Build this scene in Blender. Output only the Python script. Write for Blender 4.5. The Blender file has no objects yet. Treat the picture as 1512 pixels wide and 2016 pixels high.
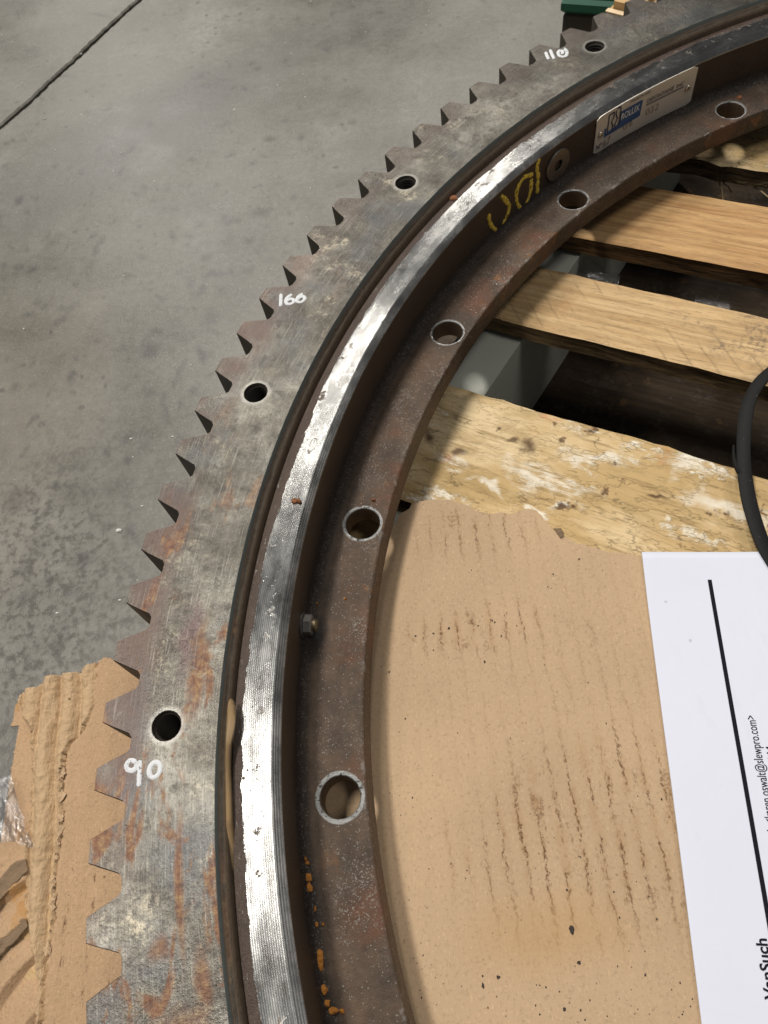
import bpy, bmesh, math, random
import numpy as np
from mathutils import Vector, Matrix, noise
from mathutils.geometry import delaunay_2d_cdt

# ------------------------------------------------------------------ camera, lamps, exposure
U = 0.5                      # metres per model unit (tooth-tip radius of the ring = 1 unit)
S = bpy.context.scene
C = S.collection
R = math.radians
pi = math.pi
random.seed(7)

cam_d = bpy.data.cameras.new('camera'); cam = bpy.data.objects.new('camera', cam_d); C.objects.link(cam)
cam_d.sensor_fit = 'HORIZONTAL'; cam_d.sensor_width = 36; cam_d.lens = 35.785
cam_d.clip_start = 0.01; cam_d.clip_end = 100
cam.location = (-0.71162*U, -0.13284*U, 0.57832*U)
cam.rotation_euler = (0.51542, 0.12679, -0.07629)
cam_d.dof.use_dof = True; cam_d.dof.focus_distance = 0.36; cam_d.dof.aperture_fstop = 40
S.camera = cam

w = bpy.data.worlds.new('World'); S.world = w; w.use_nodes = True
w.node_tree.nodes['Background'].inputs[0].default_value = (0.92, 0.95, 1.0, 1)
w.node_tree.nodes['Background'].inputs[1].default_value = 0.10

def lamp(name, loc, size, power, color, size_y=None):
    l = bpy.data.lights.new(name, 'AREA'); l.energy = power; l.color = color
    l.shape = 'RECTANGLE'; l.size = size; l.size_y = size_y or size
    o = bpy.data.objects.new(name, l); C.objects.link(o); o.location = loc
    o.rotation_euler = (0, 0, 0)
    return o
# ceiling fixtures of the hall, a row running away from the camera
WARM = (1.0, 0.955, 0.89)
lamp('ceiling_lamp', (-2.12, 0.86, 5.0), 0.60, 212, WARM, 1.5)
lamp('ceiling_lamp', (-1.18, 3.86, 5.0), 0.60, 140, WARM, 1.5)
lamp('ceiling_lamp', (0.75, 6.30, 5.0), 0.60, 180, WARM, 1.5)
lamp('ceiling_lamp', (1.70, -0.80, 5.0), 0.60, 55, WARM, 1.5)
lamp('ceiling_lamp', (-2.95, 7.70, 5.0), 0.60, 190, WARM, 1.5)

S.render.engine = 'CYCLES'
S.view_settings.view_transform = 'Standard'; S.view_settings.look = 'None'
S.view_settings.exposure = 0.0; S.view_settings.gamma = 1.0
S.view_settings.use_curve_mapping = False
S.cycles.use_denoising = True
S.cycles.max_bounces = 5; S.cycles.diffuse_bounces = 2; S.cycles.glossy_bounces = 3; S.cycles.transparent_max_bounces = 8
S.cycles.caustics_reflective = False; S.cycles.caustics_refractive = False

# ------------------------------------------------------------------ mesh helpers
def mk(name, verts, faces, mat, parent=None, smooth=None, recalc=True, local=False, flat_up=False):
    me = bpy.data.meshes.new(name)
    k = 1.0 if local else U
    me.from_pydata([(v[0]*k, v[1]*k, v[2]*k) for v in verts], [], faces)
    if recalc:
        bm = bmesh.new(); bm.from_mesh(me)
        bmesh.ops.recalc_face_normals(bm, faces=bm.faces); bm.to_mesh(me); bm.free()
    if smooth is not None:
        me.polygons.foreach_set('use_smooth', [True]*len(me.polygons))
        if smooth < 179: me.set_sharp_from_angle(angle=R(smooth))
    if flat_up:
        for p in me.polygons:
            if p.normal.z > .9995: p.use_smooth = False
    me.materials.append(mat)
    o = bpy.data.objects.new(name, me); C.objects.link(o)
    if parent: o.parent = parent
    return o
def tag(o, label=None, cat=None, group=None, kind=None):
    for k, v in (('label', label), ('category', cat), ('group', group), ('kind', kind)):
        if v: o[k] = v
    return o
def empty(name, loc=(0, 0, 0)):
    o = bpy.data.objects.new(name, None); C.objects.link(o); o.location = [c*U for c in loc]
    o.empty_display_size = 0.05
    return o
class MB:
    def __init__(s): s.v = []; s.f = []
    def add(s, verts, faces):
        b = len(s.v); s.v += list(verts); s.f += [tuple(i+b for i in f) for f in faces]
    def strip(s, loops, close=True):
        b = len(s.v); n = len(loops[0])
        for l in loops: s.v += list(l)
        for i in range(len(loops)-1):
            for j in range(n if close else n-1):
                k = (j+1) % n
                s.f.append((b+i*n+j, b+i*n+k, b+(i+1)*n+k, b+(i+1)*n+j))
    def box(s, x0, x1, y0, y1, z0, z1):
        s.add([(x0,y0,z0),(x1,y0,z0),(x1,y1,z0),(x0,y1,z0),(x0,y0,z1),(x1,y0,z1),(x1,y1,z1),(x0,y1,z1)],
              [(0,3,2,1),(4,5,6,7),(0,1,5,4),(1,2,6,5),(2,3,7,6),(3,0,4,7)])
    def weld(s, tol=1e-6):
        d = {}; m = []; nv = []
        for v in s.v:
            k = (round(v[0]/tol), round(v[1]/tol), round(v[2]/tol))
            if k not in d: d[k] = len(nv); nv.append(v)
            m.append(d[k])
        s.f = [g for g in (tuple(dict.fromkeys(m[i] for i in f)) for f in s.f) if len(g) > 2]; s.v = nv
        return s
def circ(r, z, n, cx=0, cy=0, a0=0):
    return [(cx+r*math.cos(a0+2*pi*i/n), cy+r*math.sin(a0+2*pi*i/n), z) for i in range(n)]
def cdt_face(mb, loops, z, keep):
    vs = []; es = []
    for l in loops:
        b = len(vs); n = len(l); vs += [Vector((p[0], p[1])) for p in l]; es += [(b+i, b+(i+1) % n) for i in range(n)]
    v, e, f, *_ = delaunay_2d_cdt(vs, es, [], 0, 1e-7)
    out = []
    for t in f:
        c = sum((v[i] for i in t), Vector((0, 0)))/len(t)
        if keep(c.x, c.y): out.append(tuple(t))
    mb.add([(p.x, p.y, z) for p in v], out)
def smooth_pts(p, sub=6):
    p = [Vector(q) for q in p]; out = []
    for i in range(len(p)-1):
        a = p[max(i-1, 0)]; b = p[i]; c = p[i+1]; d = p[min(i+2, len(p)-1)]
        for k in range(sub):
            t = k/sub
            out.append(0.5*((2*b)+(c-a)*t+(2*a-5*b+4*c-d)*t*t+(3*b-a-3*c+d)*t**3))
    out.append(p[-1]); return out
def stroke(mb, pts, wid, fn, h=0.0004, base=0.0002, jit=0.12, seed=0):
    """a painted brush stroke: a low domed ribbon with round ends; fn maps (u, v, height) onto the surface"""
    rnd = random.Random(seed); P = smooth_pts(pts); n = len(P); rows = []
    T = [(P[min(i+1, n-1)]-P[max(i-1, 0)]).normalized() for i in range(n)]
    ext = [(P[0]-T[0]*wid*.5*s, T[0], math.sqrt(max(0.02, 1-s*s))) for s in (1, .85, .5)]
    ext2 = [(P[-1]+T[-1]*wid*.5*s, T[-1], math.sqrt(max(0.02, 1-s*s))) for s in (.5, .85, 1)]
    for p, t, k in ext+[(P[i], T[i], 1) for i in range(n)]+ext2:
        q = Vector((-t.y, t.x)); a = wid*.5*k*(1+jit*(rnd.random()-.5)*2)
        rows.append([(p+q*a*c, hh) for c, hh in ((-1, 0), (-.7, .8), (0, 1), (.7, .8), (1, 0))])
    b = len(mb.v)
    for r_ in rows:
        for p, hh in r_: mb.v.append(fn(p.x, p.y, base*(0.1 if hh == 0 else 1)+h*hh))
    for i in range(len(rows)-1):
        for j in range(4): mb.f.append((b+i*5+j, b+i*5+j+1, b+i*5+5+j+1, b+i*5+5+j))
def text_mesh(body, size=1.0, bold=0.0, spacing=1.0):
    cu = bpy.data.curves.new('t', 'FONT'); cu.body = body; cu.size = size; cu.offset = bold; cu.space_character = spacing
    cu.resolution_u = 3
    o = bpy.data.objects.new('t', cu); C.objects.link(o)
    bpy.context.view_layer.update()
    me = o.evaluated_get(bpy.context.evaluated_depsgraph_get()).to_mesh()
    v = [(p.co.x, p.co.y) for p in me.vertices]; f = [tuple(p.vertices) for p in me.polygons]
    o.to_mesh_clear(); bpy.data.objects.remove(o); bpy.data.curves.remove(cu)
    return v, f
def fit_text(mb, body, x0, x1, y0, fn, height=None, bold=0.0):
    v, f = text_mesh(body, 1.0, bold)
    xs = [p[0] for p in v]; k = (x1-x0)/(max(xs)-min(xs)); ky = k if height is None else height/0.7
    mb.add([fn(x0+(p[0]-min(xs))*k, y0+p[1]*ky) for p in v], f)

# ------------------------------------------------------------------ node helpers
class G:
    def __init__(s, name):
        s.m = bpy.data.materials.new(name); s.m.use_nodes = True; s.t = s.m.node_tree
        s.b = s.t.nodes['Principled BSDF']; s.out = s.t.nodes['Material Output']
    def n(s, kind, **kw):
        x = s.t.nodes.new(kind)
        for k, v in kw.items(): setattr(x, k, v)
        return x
    def set(s, sock, v):
        if isinstance(v, bpy.types.NodeSocket): s.t.links.new(v, sock)
        elif v is not None:
            if sock.type == 'RGBA' and len(v) == 3: v = (*v, 1)
            sock.default_value = v
    def obj(s):
        tc = s.n('ShaderNodeTexCoord'); return s.vscale(tc.outputs['Object'], (1/U,)*3)
    def vscale(s, v, k):
        x = s.n('ShaderNodeVectorMath', operation='MULTIPLY'); s.set(x.inputs[0], v); s.set(x.inputs[1], k); return x.outputs[0]
    def vadd(s, v, k):
        x = s.n('ShaderNodeVectorMath', operation='ADD'); s.set(x.inputs[0], v); s.set(x.inputs[1], k); return x.outputs[0]
    def sep(s, v):
        x = s.n('ShaderNodeSeparateXYZ'); s.set(x.inputs[0], v); return x.outputs[0], x.outputs[1], x.outputs[2]
    def comb(s, a, b, c=0.0):
        x = s.n('ShaderNodeCombineXYZ'); s.set(x.inputs[0], a); s.set(x.inputs[1], b); s.set(x.inputs[2], c); return x.outputs[0]
    def ma(s, op, a, b=None, c=None, clamp=False):
        x = s.n('ShaderNodeMath', operation=op, use_clamp=clamp); s.set(x.inputs[0], a)
        if b is not None: s.set(x.inputs[1], b)
        if c is not None: s.set(x.inputs[2], c)
        return x.outputs[0]
    def mul(s, a, b): return s.ma('MULTIPLY', a, b)
    def add(s, a, b): return s.ma('ADD', a, b)
    def sub(s, a, b): return s.ma('SUBTRACT', a, b)
    def mx(s, a, b): return s.ma('MAXIMUM', a, b)
    def inv(s, a): return s.ma('SUBTRACT', 1.0, a, clamp=True)
    def noise(s, v, scale, detail=4, rough=.55, dist=0.0):
        x = s.n('ShaderNodeTexNoise'); s.set(x.inputs['Vector'], v); s.set(x.inputs['Scale'], scale)
        s.set(x.inputs['Detail'], detail); s.set(x.inputs['Roughness'], rough); s.set(x.inputs['Distortion'], dist)
        return x.outputs[0]
    def noisec(s, v, scale, detail=2):
        x = s.n('ShaderNodeTexNoise'); s.set(x.inputs['Vector'], v); s.set(x.inputs['Scale'], scale); s.set(x.inputs['Detail'], detail)
        y = s.n('ShaderNodeVectorMath', operation='SUBTRACT'); s.set(y.inputs[0], x.outputs[1]); y.inputs[1].default_value = (.5,.5,.5)
        return y.outputs[0]
    def vor(s, v, scale, feature='F1', out='Distance', rand=1.0):
        x = s.n('ShaderNodeTexVoronoi', feature=feature); s.set(x.inputs['Vector'], v); s.set(x.inputs['Scale'], scale)
        s.set(x.inputs['Randomness'], rand); return x.outputs[out]
    def ss(s, x, lo, hi, a=0.0, b=1.0):
        y = s.n('ShaderNodeMapRange', interpolation_type='SMOOTHSTEP'); s.set(y.inputs[0], x)
        for i, q in enumerate((lo, hi, a, b)): s.set(y.inputs[i+1], q)
        return y.outputs[0]
    def lin(s, x, lo, hi, a=0.0, b=1.0):
        y = s.n('ShaderNodeMapRange'); s.set(y.inputs[0], x)
        for i, q in enumerate((lo, hi, a, b)): s.set(y.inputs[i+1], q)
        return y.outputs[0]
    def ramp(s, x, stops):
        y = s.n('ShaderNodeValToRGB'); s.set(y.inputs[0], x); e = y.color_ramp.elements
        while len(e) < len(stops): e.new(.5)
        for k, (p, c) in zip(e, stops): k.position = p; k.color = (*c, 1)
        return y.outputs[0]
    def mix(s, f, a, b, blend='MIX'):
        x = s.n('ShaderNodeMix', data_type='RGBA', blend_type=blend, clamp_factor=True)
        s.set(x.inputs[0], f); s.set(x.inputs[6], a); s.set(x.inputs[7], b); return x.outputs[2]
    def fmix(s, f, a, b):
        x = s.n('ShaderNodeMix', data_type='FLOAT', clamp_factor=True)
        s.set(x.inputs[0], f); s.set(x.inputs[2], a); s.set(x.inputs[3], b); return x.outputs[0]
    def bump(s, h, strength=.5, dist=.001, normal=None):
        x = s.n('ShaderNodeBump'); s.set(x.inputs['Height'], h); s.set(x.inputs['Strength'], strength)
        s.set(x.inputs['Distance'], dist)
        if normal is not None: s.set(x.inputs['Normal'], normal)
        return x.outputs[0]
    def spot(s, x, y, cx, cy, rx, ry, soft=.5, warp=None, wk=0.0):
        """soft elliptical mask at (cx, cy)"""
        if warp is not None:
            wx, wy, _ = s.sep(warp); x = s.add(x, s.mul(wx, wk)); y = s.add(y, s.mul(wy, wk))
        a = s.ma('DIVIDE', s.sub(x, cx), rx); b = s.ma('DIVIDE', s.sub(y, cy), ry)
        d = s.ma('SQRT', s.add(s.mul(a, a), s.mul(b, b)))
        return s.ss(d, 1-soft, 1+soft*.3, 1.0, 0.0)
    def done(s, **kw):
        names = dict(color='Base Color', metal='Metallic', rough='Roughness', normal='Normal', alpha='Alpha', spec='Specular IOR Level',
                     aniso='Anisotropic', tangent='Tangent', trans='Transmission Weight', coat='Coat Weight', coatr='Coat Roughness', ior='IOR', sheen='Sheen Weight')
        for k, v in kw.items(): s.set(s.b.inputs[names[k]], v)
        return s.m
    def polar(s):
        o = s.obj(); x, y, z = s.sep(o)
        r = s.ma('SQRT', s.add(s.mul(x, x), s.mul(y, y)))
        a = s.ma('ARCTAN2', y, s.mul(x, -1.0))      # 0 on the -x axis, + towards +y
        return o, x, y, z, r, a
    def tangent(s):
        o = s.obj(); x, y, z = s.sep(o); v = s.n('ShaderNodeVectorMath', operation='NORMALIZE')
        s.set(v.inputs[0], s.comb(x, y, 0.0)); return v.outputs[0]
def plain(name, color, rough=.5, metal=0.0, nscale=None, namp=.3, bump=0.0, spec=.5):
    g = G(name); o = g.obj(); col = color
    kw = {}
    if nscale:
        nz = g.noise(o, nscale, 5)
        col = g.mix(nz, tuple(c*(1-namp) for c in color), tuple(min(1, c*(1+namp)) for c in color))
        if bump: kw['normal'] = g.bump(nz, bump, .002)
    return g.done(color=col, rough=rough, metal=metal, spec=spec, **kw)

# ------------------------------------------------------------------ measured outlines, in ring units (x, y on the plane they lie on; degrees and height for the wall)
D = {
'n90':[[(-0.9694, 0.0103), (-0.9729, 0.0111), (-0.9753, 0.0088), (-0.9746, 0.0052), (-0.971, 0.0035), (-0.9682, 0.0049), (-0.9673, 0.008)], [(-0.965, 0.0088), (-0.9646, 0.0014), (-0.9643, -0.0072)], [(-0.9483, 0.0017), (-0.949, -0.0006), (-0.9505, -0.0024), (-0.9523, -0.0033), (-0.9543, -0.0031), (-0.9559, -0.0018), (-0.9568, 0.0002), (-0.957, 0.0026), (-0.9563, 0.005), (-0.9548, 0.0068), (-0.9529, 0.0077), (-0.951, 0.0075), (-0.9494, 0.0062), (-0.9484, 0.0042), (-0.9483, 0.0017)]],
'n100':[[(-0.85, 0.4848), (-0.8502, 0.4779), (-0.8505, 0.4701)], [(-0.8394, 0.4826), (-0.8431, 0.4799), (-0.8448, 0.4753), (-0.8439, 0.4712), (-0.8403, 0.4699), (-0.8362, 0.4721), (-0.8369, 0.4756), (-0.8398, 0.4772), (-0.8431, 0.4759)], [(-0.8277, 0.4812), (-0.831, 0.4789), (-0.8329, 0.4748), (-0.8319, 0.4712), (-0.8276, 0.4705), (-0.8242, 0.474), (-0.8252, 0.4772), (-0.8278, 0.4782), (-0.8314, 0.476)]],
'n110':[[(-0.503, 0.8403), (-0.5028, 0.8341), (-0.5024, 0.8281)], [(-0.4966, 0.8436), (-0.4963, 0.8348), (-0.4957, 0.8267)], [(-0.4788, 0.842), (-0.4776, 0.8348), (-0.48, 0.8276), (-0.4846, 0.8263), (-0.4883, 0.8301), (-0.4883, 0.8369), (-0.4851, 0.8405), (-0.4825, 0.8374), (-0.4836, 0.8332)]],
'y100':[[(129.09, -0.0245), (129.23, -0.0296), (129.2, -0.0363), (129.03, -0.0462)], [(129.08, -0.0524), (129.08, -0.062), (129.02, -0.0703)], [(129.95, -0.0354), (130.9, -0.0308), (131.58, -0.0382), (131.73, -0.0502), (131.39, -0.0657), (130.91, -0.074), (130.32, -0.0692), (129.92, -0.0575), (129.91, -0.044)], [(133.57, -0.0302), (133.11, -0.0399), (132.63, -0.0532), (132.86, -0.0637), (133.38, -0.07)], [(134.42, -0.0695), (135.05, -0.0539), (135.26, -0.0396)]],
'holeO':[(-0.9447, 0.0357), (-0.8767, 0.3551), (-0.7031, 0.6353), (-0.4421, 0.8402)],
'flake':[(-0.6493, 0.6137), (-0.843, 0.2347), (-0.4255, 0.8003), (-0.2544, 0.7991), (-0.7762, 0.2623)],
'seal':[(-0.8949, 0.0524), (-0.8969, 0.0489), (-0.8981, 0.0349), (-0.8989, 0.0192), (-0.8997, 0.0039), (-0.8996, -0.0111), (-0.899, -0.033), (-0.8984, -0.0541), (-0.897, -0.0744)],
'sealR':[(-0.8936, 0.0506), (-0.8917, 0.0423), (-0.8919, 0.0302), (-0.8945, 0.0187), (-0.8959, 0.0111), (-0.8964, -0.0003), (-0.8956, -0.0152), (-0.8947, -0.0334), (-0.8938, -0.0545), (-0.8925, -0.0748)],
'orange':[(-0.8518, -0.0656), (-0.8512, -0.0759), (-0.8506, -0.0833), (-0.8438, -0.133), (-0.8414, -0.1521), (-0.8394, -0.1608), (-0.8362, -0.1658), (-0.829, -0.1663), (-0.8529, -0.0625), (-0.841, -0.1095), (-0.8457, -0.1091), (-0.8466, -0.0986), (-0.8102, 0.1588), (-0.8366, 0.157)],
'leftB':[(-1.0801, 0.1538), (-1.0778, 0.1003), (-1.0846, 0.0782), (-1.0908, 0.0733), (-1.0991, 0.0604), (-1.0993, 0.043), (-1.0971, 0.0193), (-1.0938, -0.0127), (-1.0936, -0.0281), (-1.0951, -0.0555), (-1.0901, -0.0845), (-1.092, -0.1001), (-1.0928, -0.1136), (-1.0924, -0.138), (-1.0897, -0.162)],
'leftA':[(-1.1631, 0.1202), (-1.1513, 0.098), (-1.1394, 0.084), (-1.1366, 0.0564), (-1.1315, 0.018), (-1.1294, -0.0257), (-1.126, -0.0402), (-1.1231, -0.0697), (-1.1131, -0.0906), (-1.0971, -0.1339)],
'leftT':[(-1.0253, 0.1528), (-1.0519, 0.1461), (-1.069, 0.1525), (-1.0849, 0.1478), (-1.098, 0.1422), (-1.1059, 0.1405), (-1.1235, 0.1403), (-1.1359, 0.1385), (-1.1429, 0.1302), (-1.1594, 0.1304), (-1.1622, 0.1212), (-1.1697, 0.1199), (-1.1669, 0.1101), (-1.1608, 0.0939), (-1.1608, 0.0396), (-1.1591, -0.0067)],
'ridges':[(-1.1498, 0.1187), (-1.1295, 0.1324), (-1.1071, 0.1325), (-1.0882, 0.1384), (-1.1206, 0.0442), (-1.1142, -0.0184)],
'strip':[(-1.1244, -0.0385), (-1.1321, -0.0419), (-1.1415, -0.0505), (-1.1505, -0.0606), (-1.1168, -0.0853), (-1.124, -0.0899), (-1.1346, -0.0994), (-1.1421, -0.106), (-1.1103, -0.099), (-1.1193, -0.1128), (-1.1295, -0.1282), (-1.1363, -0.1374)],
'chips_card':[(-0.6506, -0.1272), (-0.6495, -0.15), (-0.713, -0.155), (-0.7257, -0.1598), (-0.682, -0.1626), (-0.6664, -0.1794), (-0.5892, 0.0292), (-0.675, 0.0259), (-0.5979, -0.1462), (-0.6208, -0.1546), (-0.614, -0.1703), (-0.6243, -0.1754), (-0.5843, -0.1724), (-0.7174, 0.1355), (-0.7346, 0.1154), (-0.6878, 0.0983), (-0.7503, 0.1316), (-0.7328, 0.1321), (-0.6747, 0.1381), (-0.6889, 0.1345), (-0.6525, 0.13), (-0.6685, 0.1215), (-0.6725, 0.1364), (-0.7241, 0.0692), (-0.5891, 0.0297), (-0.6751, 0.0259), (-0.5448, 0.0733), (-0.5762, 0.1803), (-0.694, 0.201), (-0.7277, 0.2532)],
'floorspots':[(-0.9861, 1.1451), (-1.1082, 1.1376), (-1.0309, 1.1314), (-1.0757, 0.8799), (-1.1756, 0.8681), (-1.0098, 0.983), (-1.0065, 1.0719), (-1.0485, 1.0814), (-0.9696, 1.3766), (-1.1871, 1.3597), (-1.3441, 1.5846), (-1.1919, 0.8264), (-1.0889, 1.0412), (-1.1703, 0.9462), (-1.1835, 0.823), (-1.1797, 0.731), (-1.1739, 0.8668), (-1.257, 0.4168), (-1.2797, 0.2874), (-1.2718, 0.3064), (-1.2039, 0.5909), (-1.1914, 0.6413), (-1.2094, 0.5433), (-1.2909, 0.6029), (-1.2865, 0.5438), (-1.3307, 0.4585), (-1.3812, 0.543)],
'floorchips':[(-1.4411, 1.839), (-1.5787, 1.7544), (-1.408, 1.5798), (-1.497, 1.5908), (-1.0698, 1.6984), (-1.0455, 1.4999), (-0.8869, 1.5005), (-1.4188, 1.3371), (-1.2527, 1.0254), (-1.4528, 1.4623), (-1.2044, 0.4617), (-1.2012, 0.6348), (-1.1301, 0.627), (-1.1707, 0.5), (-1.2851, 0.3348), (-1.4351, 0.9254), (-1.1909, 0.3434)],
'scr':[(-1.2824, 1.2004), (-1.3021, 1.1766), (-1.3048, 1.1563), (-1.322, 1.0956), (-1.2674, 1.2773), (-1.2302, 1.2571), (-1.4907, 1.7631), (-1.4343, 1.7397), (-1.0713, 0.9992), (-1.0255, 0.9789), (-1.2586, 1.4365), (-1.3023, 1.3948), (-1.1157, 0.7985), (-1.1382, 0.7236), (-1.3694, 0.7182), (-1.3961, 0.6925), (-1.1565, 0.7312), (-1.1412, 0.664)],
'green':[(-0.3859, 1.2854), (-0.3315, 1.2593), (-0.2989, 1.267), (-0.3563, 1.4315)],
'shim':[(-0.3401, 1.1606), (-0.3158, 1.1389), (-0.2779, 1.1789), (-0.2616, 1.1594)],
'strap':[(-0.3064, 0.4006), (-0.3387, 0.3812), (-0.3577, 0.3634), (-0.3724, 0.3418), (-0.3856, 0.3106), (-0.3963, 0.277), (-0.4033, 0.2443), (-0.4064, 0.2181), (-0.407, 0.1896), (-0.4047, 0.1699), (-0.3946, 0.1365)],
'strapflap':[(-0.4057, 0.266), (-0.4061, 0.2786), (-0.4025, 0.2939)],
'paper':[(-0.5205, 0.1888), (-0.4028, 0.1751), (-0.5692, -0.195), (-0.4656, 0.1522), (-0.5045, -0.1438)],
'torn':[(-0.7787, 0.2436), (-0.7597, 0.258), (-0.7544, 0.2696), (-0.7436, 0.2743), (-0.7375, 0.2809), (-0.7183, 0.2818), (-0.7023, 0.2794), (-0.6859, 0.2719), (-0.6722, 0.2617), (-0.6597, 0.2555), (-0.6491, 0.2558), (-0.6375, 0.2522), (-0.6264, 0.2555), (-0.6169, 0.2553), (-0.6096, 0.2493), (-0.6059, 0.2403), (-0.6022, 0.2325), (-0.5982, 0.226), (-0.5923, 0.2216), (-0.5815, 0.2119), (-0.5655, 0.2033), (-0.5495, 0.1959), (-0.5205, 0.1879)],
'knot':[(-0.6048, 0.3422), (-0.6177, 0.3499), (-0.5418, 0.3217), (-0.6044, 0.3117), (-0.5871, 0.2861), (-0.4415, 0.2891), (-0.4202, 0.2357), (-0.6956, 0.3432), (-0.6835, 0.3482)],
'p4':[(-0.6799, 0.4457), (-0.5897, 0.3936), (-0.5062, 0.3431), (-0.4369, 0.304), (-0.3696, 0.2637)],
}

# ------------------------------------------------------------------ materials
def mat_gear():
    g = G('worn_gear_steel'); o, x, y, z, r, a = g.polar()
    pv = g.comb(r, g.mul(a, .95), z)
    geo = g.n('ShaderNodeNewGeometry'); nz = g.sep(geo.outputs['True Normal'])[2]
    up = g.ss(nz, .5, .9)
    wv = g.noisec(pv, 40, 3)
    big = g.noise(pv, 6, 4, .62); mid = g.noise(pv, 24, 5, .68); fine = g.noise(pv, 150, 5, .75); fine2 = g.noise(pv, 420, 3, .7)
    lines = g.noise(g.comb(g.mul(r, 700), g.mul(a, 24), 0), 1, 3, .6)
    lines2 = g.noise(g.comb(g.mul(r, 1500), g.mul(a, 26), 5), 1, 2, .6)
    k = g.add(g.mul(big, .42), g.add(g.mul(mid, .32), g.add(g.mul(fine, .18), g.mul(fine2, .08))))
    col = g.ramp(k, [(.36, (.036, .031, .026)), (.45, (.078, .071, .060)), (.53, (.130, .122, .104)), (.63, (.245, .234, .205))])
    # worn pale patches with a yellowish cast
    pale = g.mul(g.ss(g.noise(g.vadd(pv, (3, 1, 0)), 17, 5, .7), .54, .68), g.ss(fine, .42, .6))
    col = g.mix(g.mul(pale, .8), col, (.37, .33, .245))
    # dark dirty mottling
    dm = g.mul(g.ss(g.noise(g.vadd(pv, (9, 4, 0)), 60, 5, .8), .50, .66), .62)
    col = g.mix(dm, col, (.048, .042, .037))
    # brown-violet oxide towards the teeth
    tooth = g.mul(g.ss(r, .952, .978), g.ss(g.noise(g.vadd(pv, (2, 7, 0)), 13, 4, .6), .36, .58))
    tband = g.mul(g.ss(a, -.06, .02), g.ss(a, .42, .62, 1, 0))
    tooth = g.mul(tooth, g.add(.35, g.mul(tband, .55)))
    col = g.mix(tooth, col, (.125, .086, .073))
    blu = g.mul(g.ss(g.noise(g.vadd(pv, (5, 9, 0)), 10, 4, .6), .50, .68), .55)
    col = g.mix(blu, col, (.085, .090, .098))
    # rust: streaks and scabs on the nearest stretch of the ring
    low = g.ss(a, .38, .12)
    rn = g.noise(g.comb(g.mul(r, 30), g.mul(a, 13), 1), 1, 5, .65, .6)
    rust = g.mul(g.ss(rn, .55, .64), g.add(g.mul(low, .85), .10))
    vio = g.mul(g.spot(r, a, .938, .115, .012, .045, .7, wv, .03), g.ss(mid, .35, .6))
    rcol = g.ramp(fine, [(.34, (.09, .032, .018)), (.5, (.22, .088, .036)), (.66, (.36, .225, .085))])
    rust = g.mx(rust, g.mul(g.spot(r, a, .925, .085, .008, .05, .8, wv, .025), g.ss(mid, .4, .55)))
    rust = g.mx(rust, g.spot(r, a, .9315, -.085, .0035, .055, .9, wv, .006))
    rust = g.mx(rust, g.mul(g.spot(r, a, .9195, -.152, .006, .024, .9, wv, .012), .8))
    rust = g.mx(rust, g.mul(g.spot(r, a, .948, -.125, .008, .011, .9, wv, .016), .8))
    rust = g.mx(rust, g.mul(g.spot(r, a, .938, -.185, .018, .025, .9, wv, .03), .7))
    col = g.mix(g.mul(rust, .82), col, rcol)
    col = g.mix(g.mul(vio, .65), col, (.085, .045, .050))
    # machined streaks
    col = g.mix(g.mul(g.ss(lines, .54, .74), .32), col, (.36, .345, .30))
    col = g.mix(g.mul(g.ss(lines2, .5, .7), .30), col, (.05, .046, .04))
    # bright rim of the tapped holes
    am = g.sub(g.ma('FLOORED_MODULO', g.add(a, 10*.34907-.03715+.174535), .34907), .174535)
    dh = g.ma('SQRT', g.add(g.ma('POWER', g.sub(r, .94627), 2.0), g.ma('POWER', g.mul(am, .94627), 2.0)))
    dhn = g.add(dh, g.mul(g.sub(fine, .5), .004))
    rim = g.ss(dhn, .0128, .0170, 1, 0)
    col = g.mix(g.mul(rim, .40), col, (.42, .41, .38))
    bore = g.ss(z, -.0012, -.003)
    bore = g.mul(bore, g.ss(dh, .0119, .0125, 1, 0))
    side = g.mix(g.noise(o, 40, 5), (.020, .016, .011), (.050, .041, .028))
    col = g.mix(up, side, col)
    wall = g.mul(g.ss(r, .906, .9052), g.inv(up))
    wcol = g.mix(g.ss(z, -.0040, -.0050), (.115, .130, .122), g.mix(fine, (.06, .044, .032), (.24, .17, .11)))
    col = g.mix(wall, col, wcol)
    col = g.mix(bore, col, (.045, .038, .032))
    nonmetal = g.mx(g.mul(rust, .8), g.mx(wall, g.mx(g.mul(dm, .5), g.mul(tooth, .5))))
    metal = g.sub(.92, g.mul(nonmetal, .8))
    metal = g.mul(metal, g.fmix(up, .25, 1.0))
    rough = g.add(.27, g.add(g.mul(mid, .20), g.add(g.mul(nonmetal, .2), g.mul(g.inv(up), .15))))
    h = g.add(g.mul(lines, .35), g.add(g.mul(fine, .9), g.add(g.mul(lines2, .25), g.mul(fine2, .5))))
    nrm = g.bump(h, .42, .0007)
    return g.done(color=col, metal=metal, rough=rough, normal=nrm, aniso=g.mul(up, .7), tangent=g.tangent())

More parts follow.
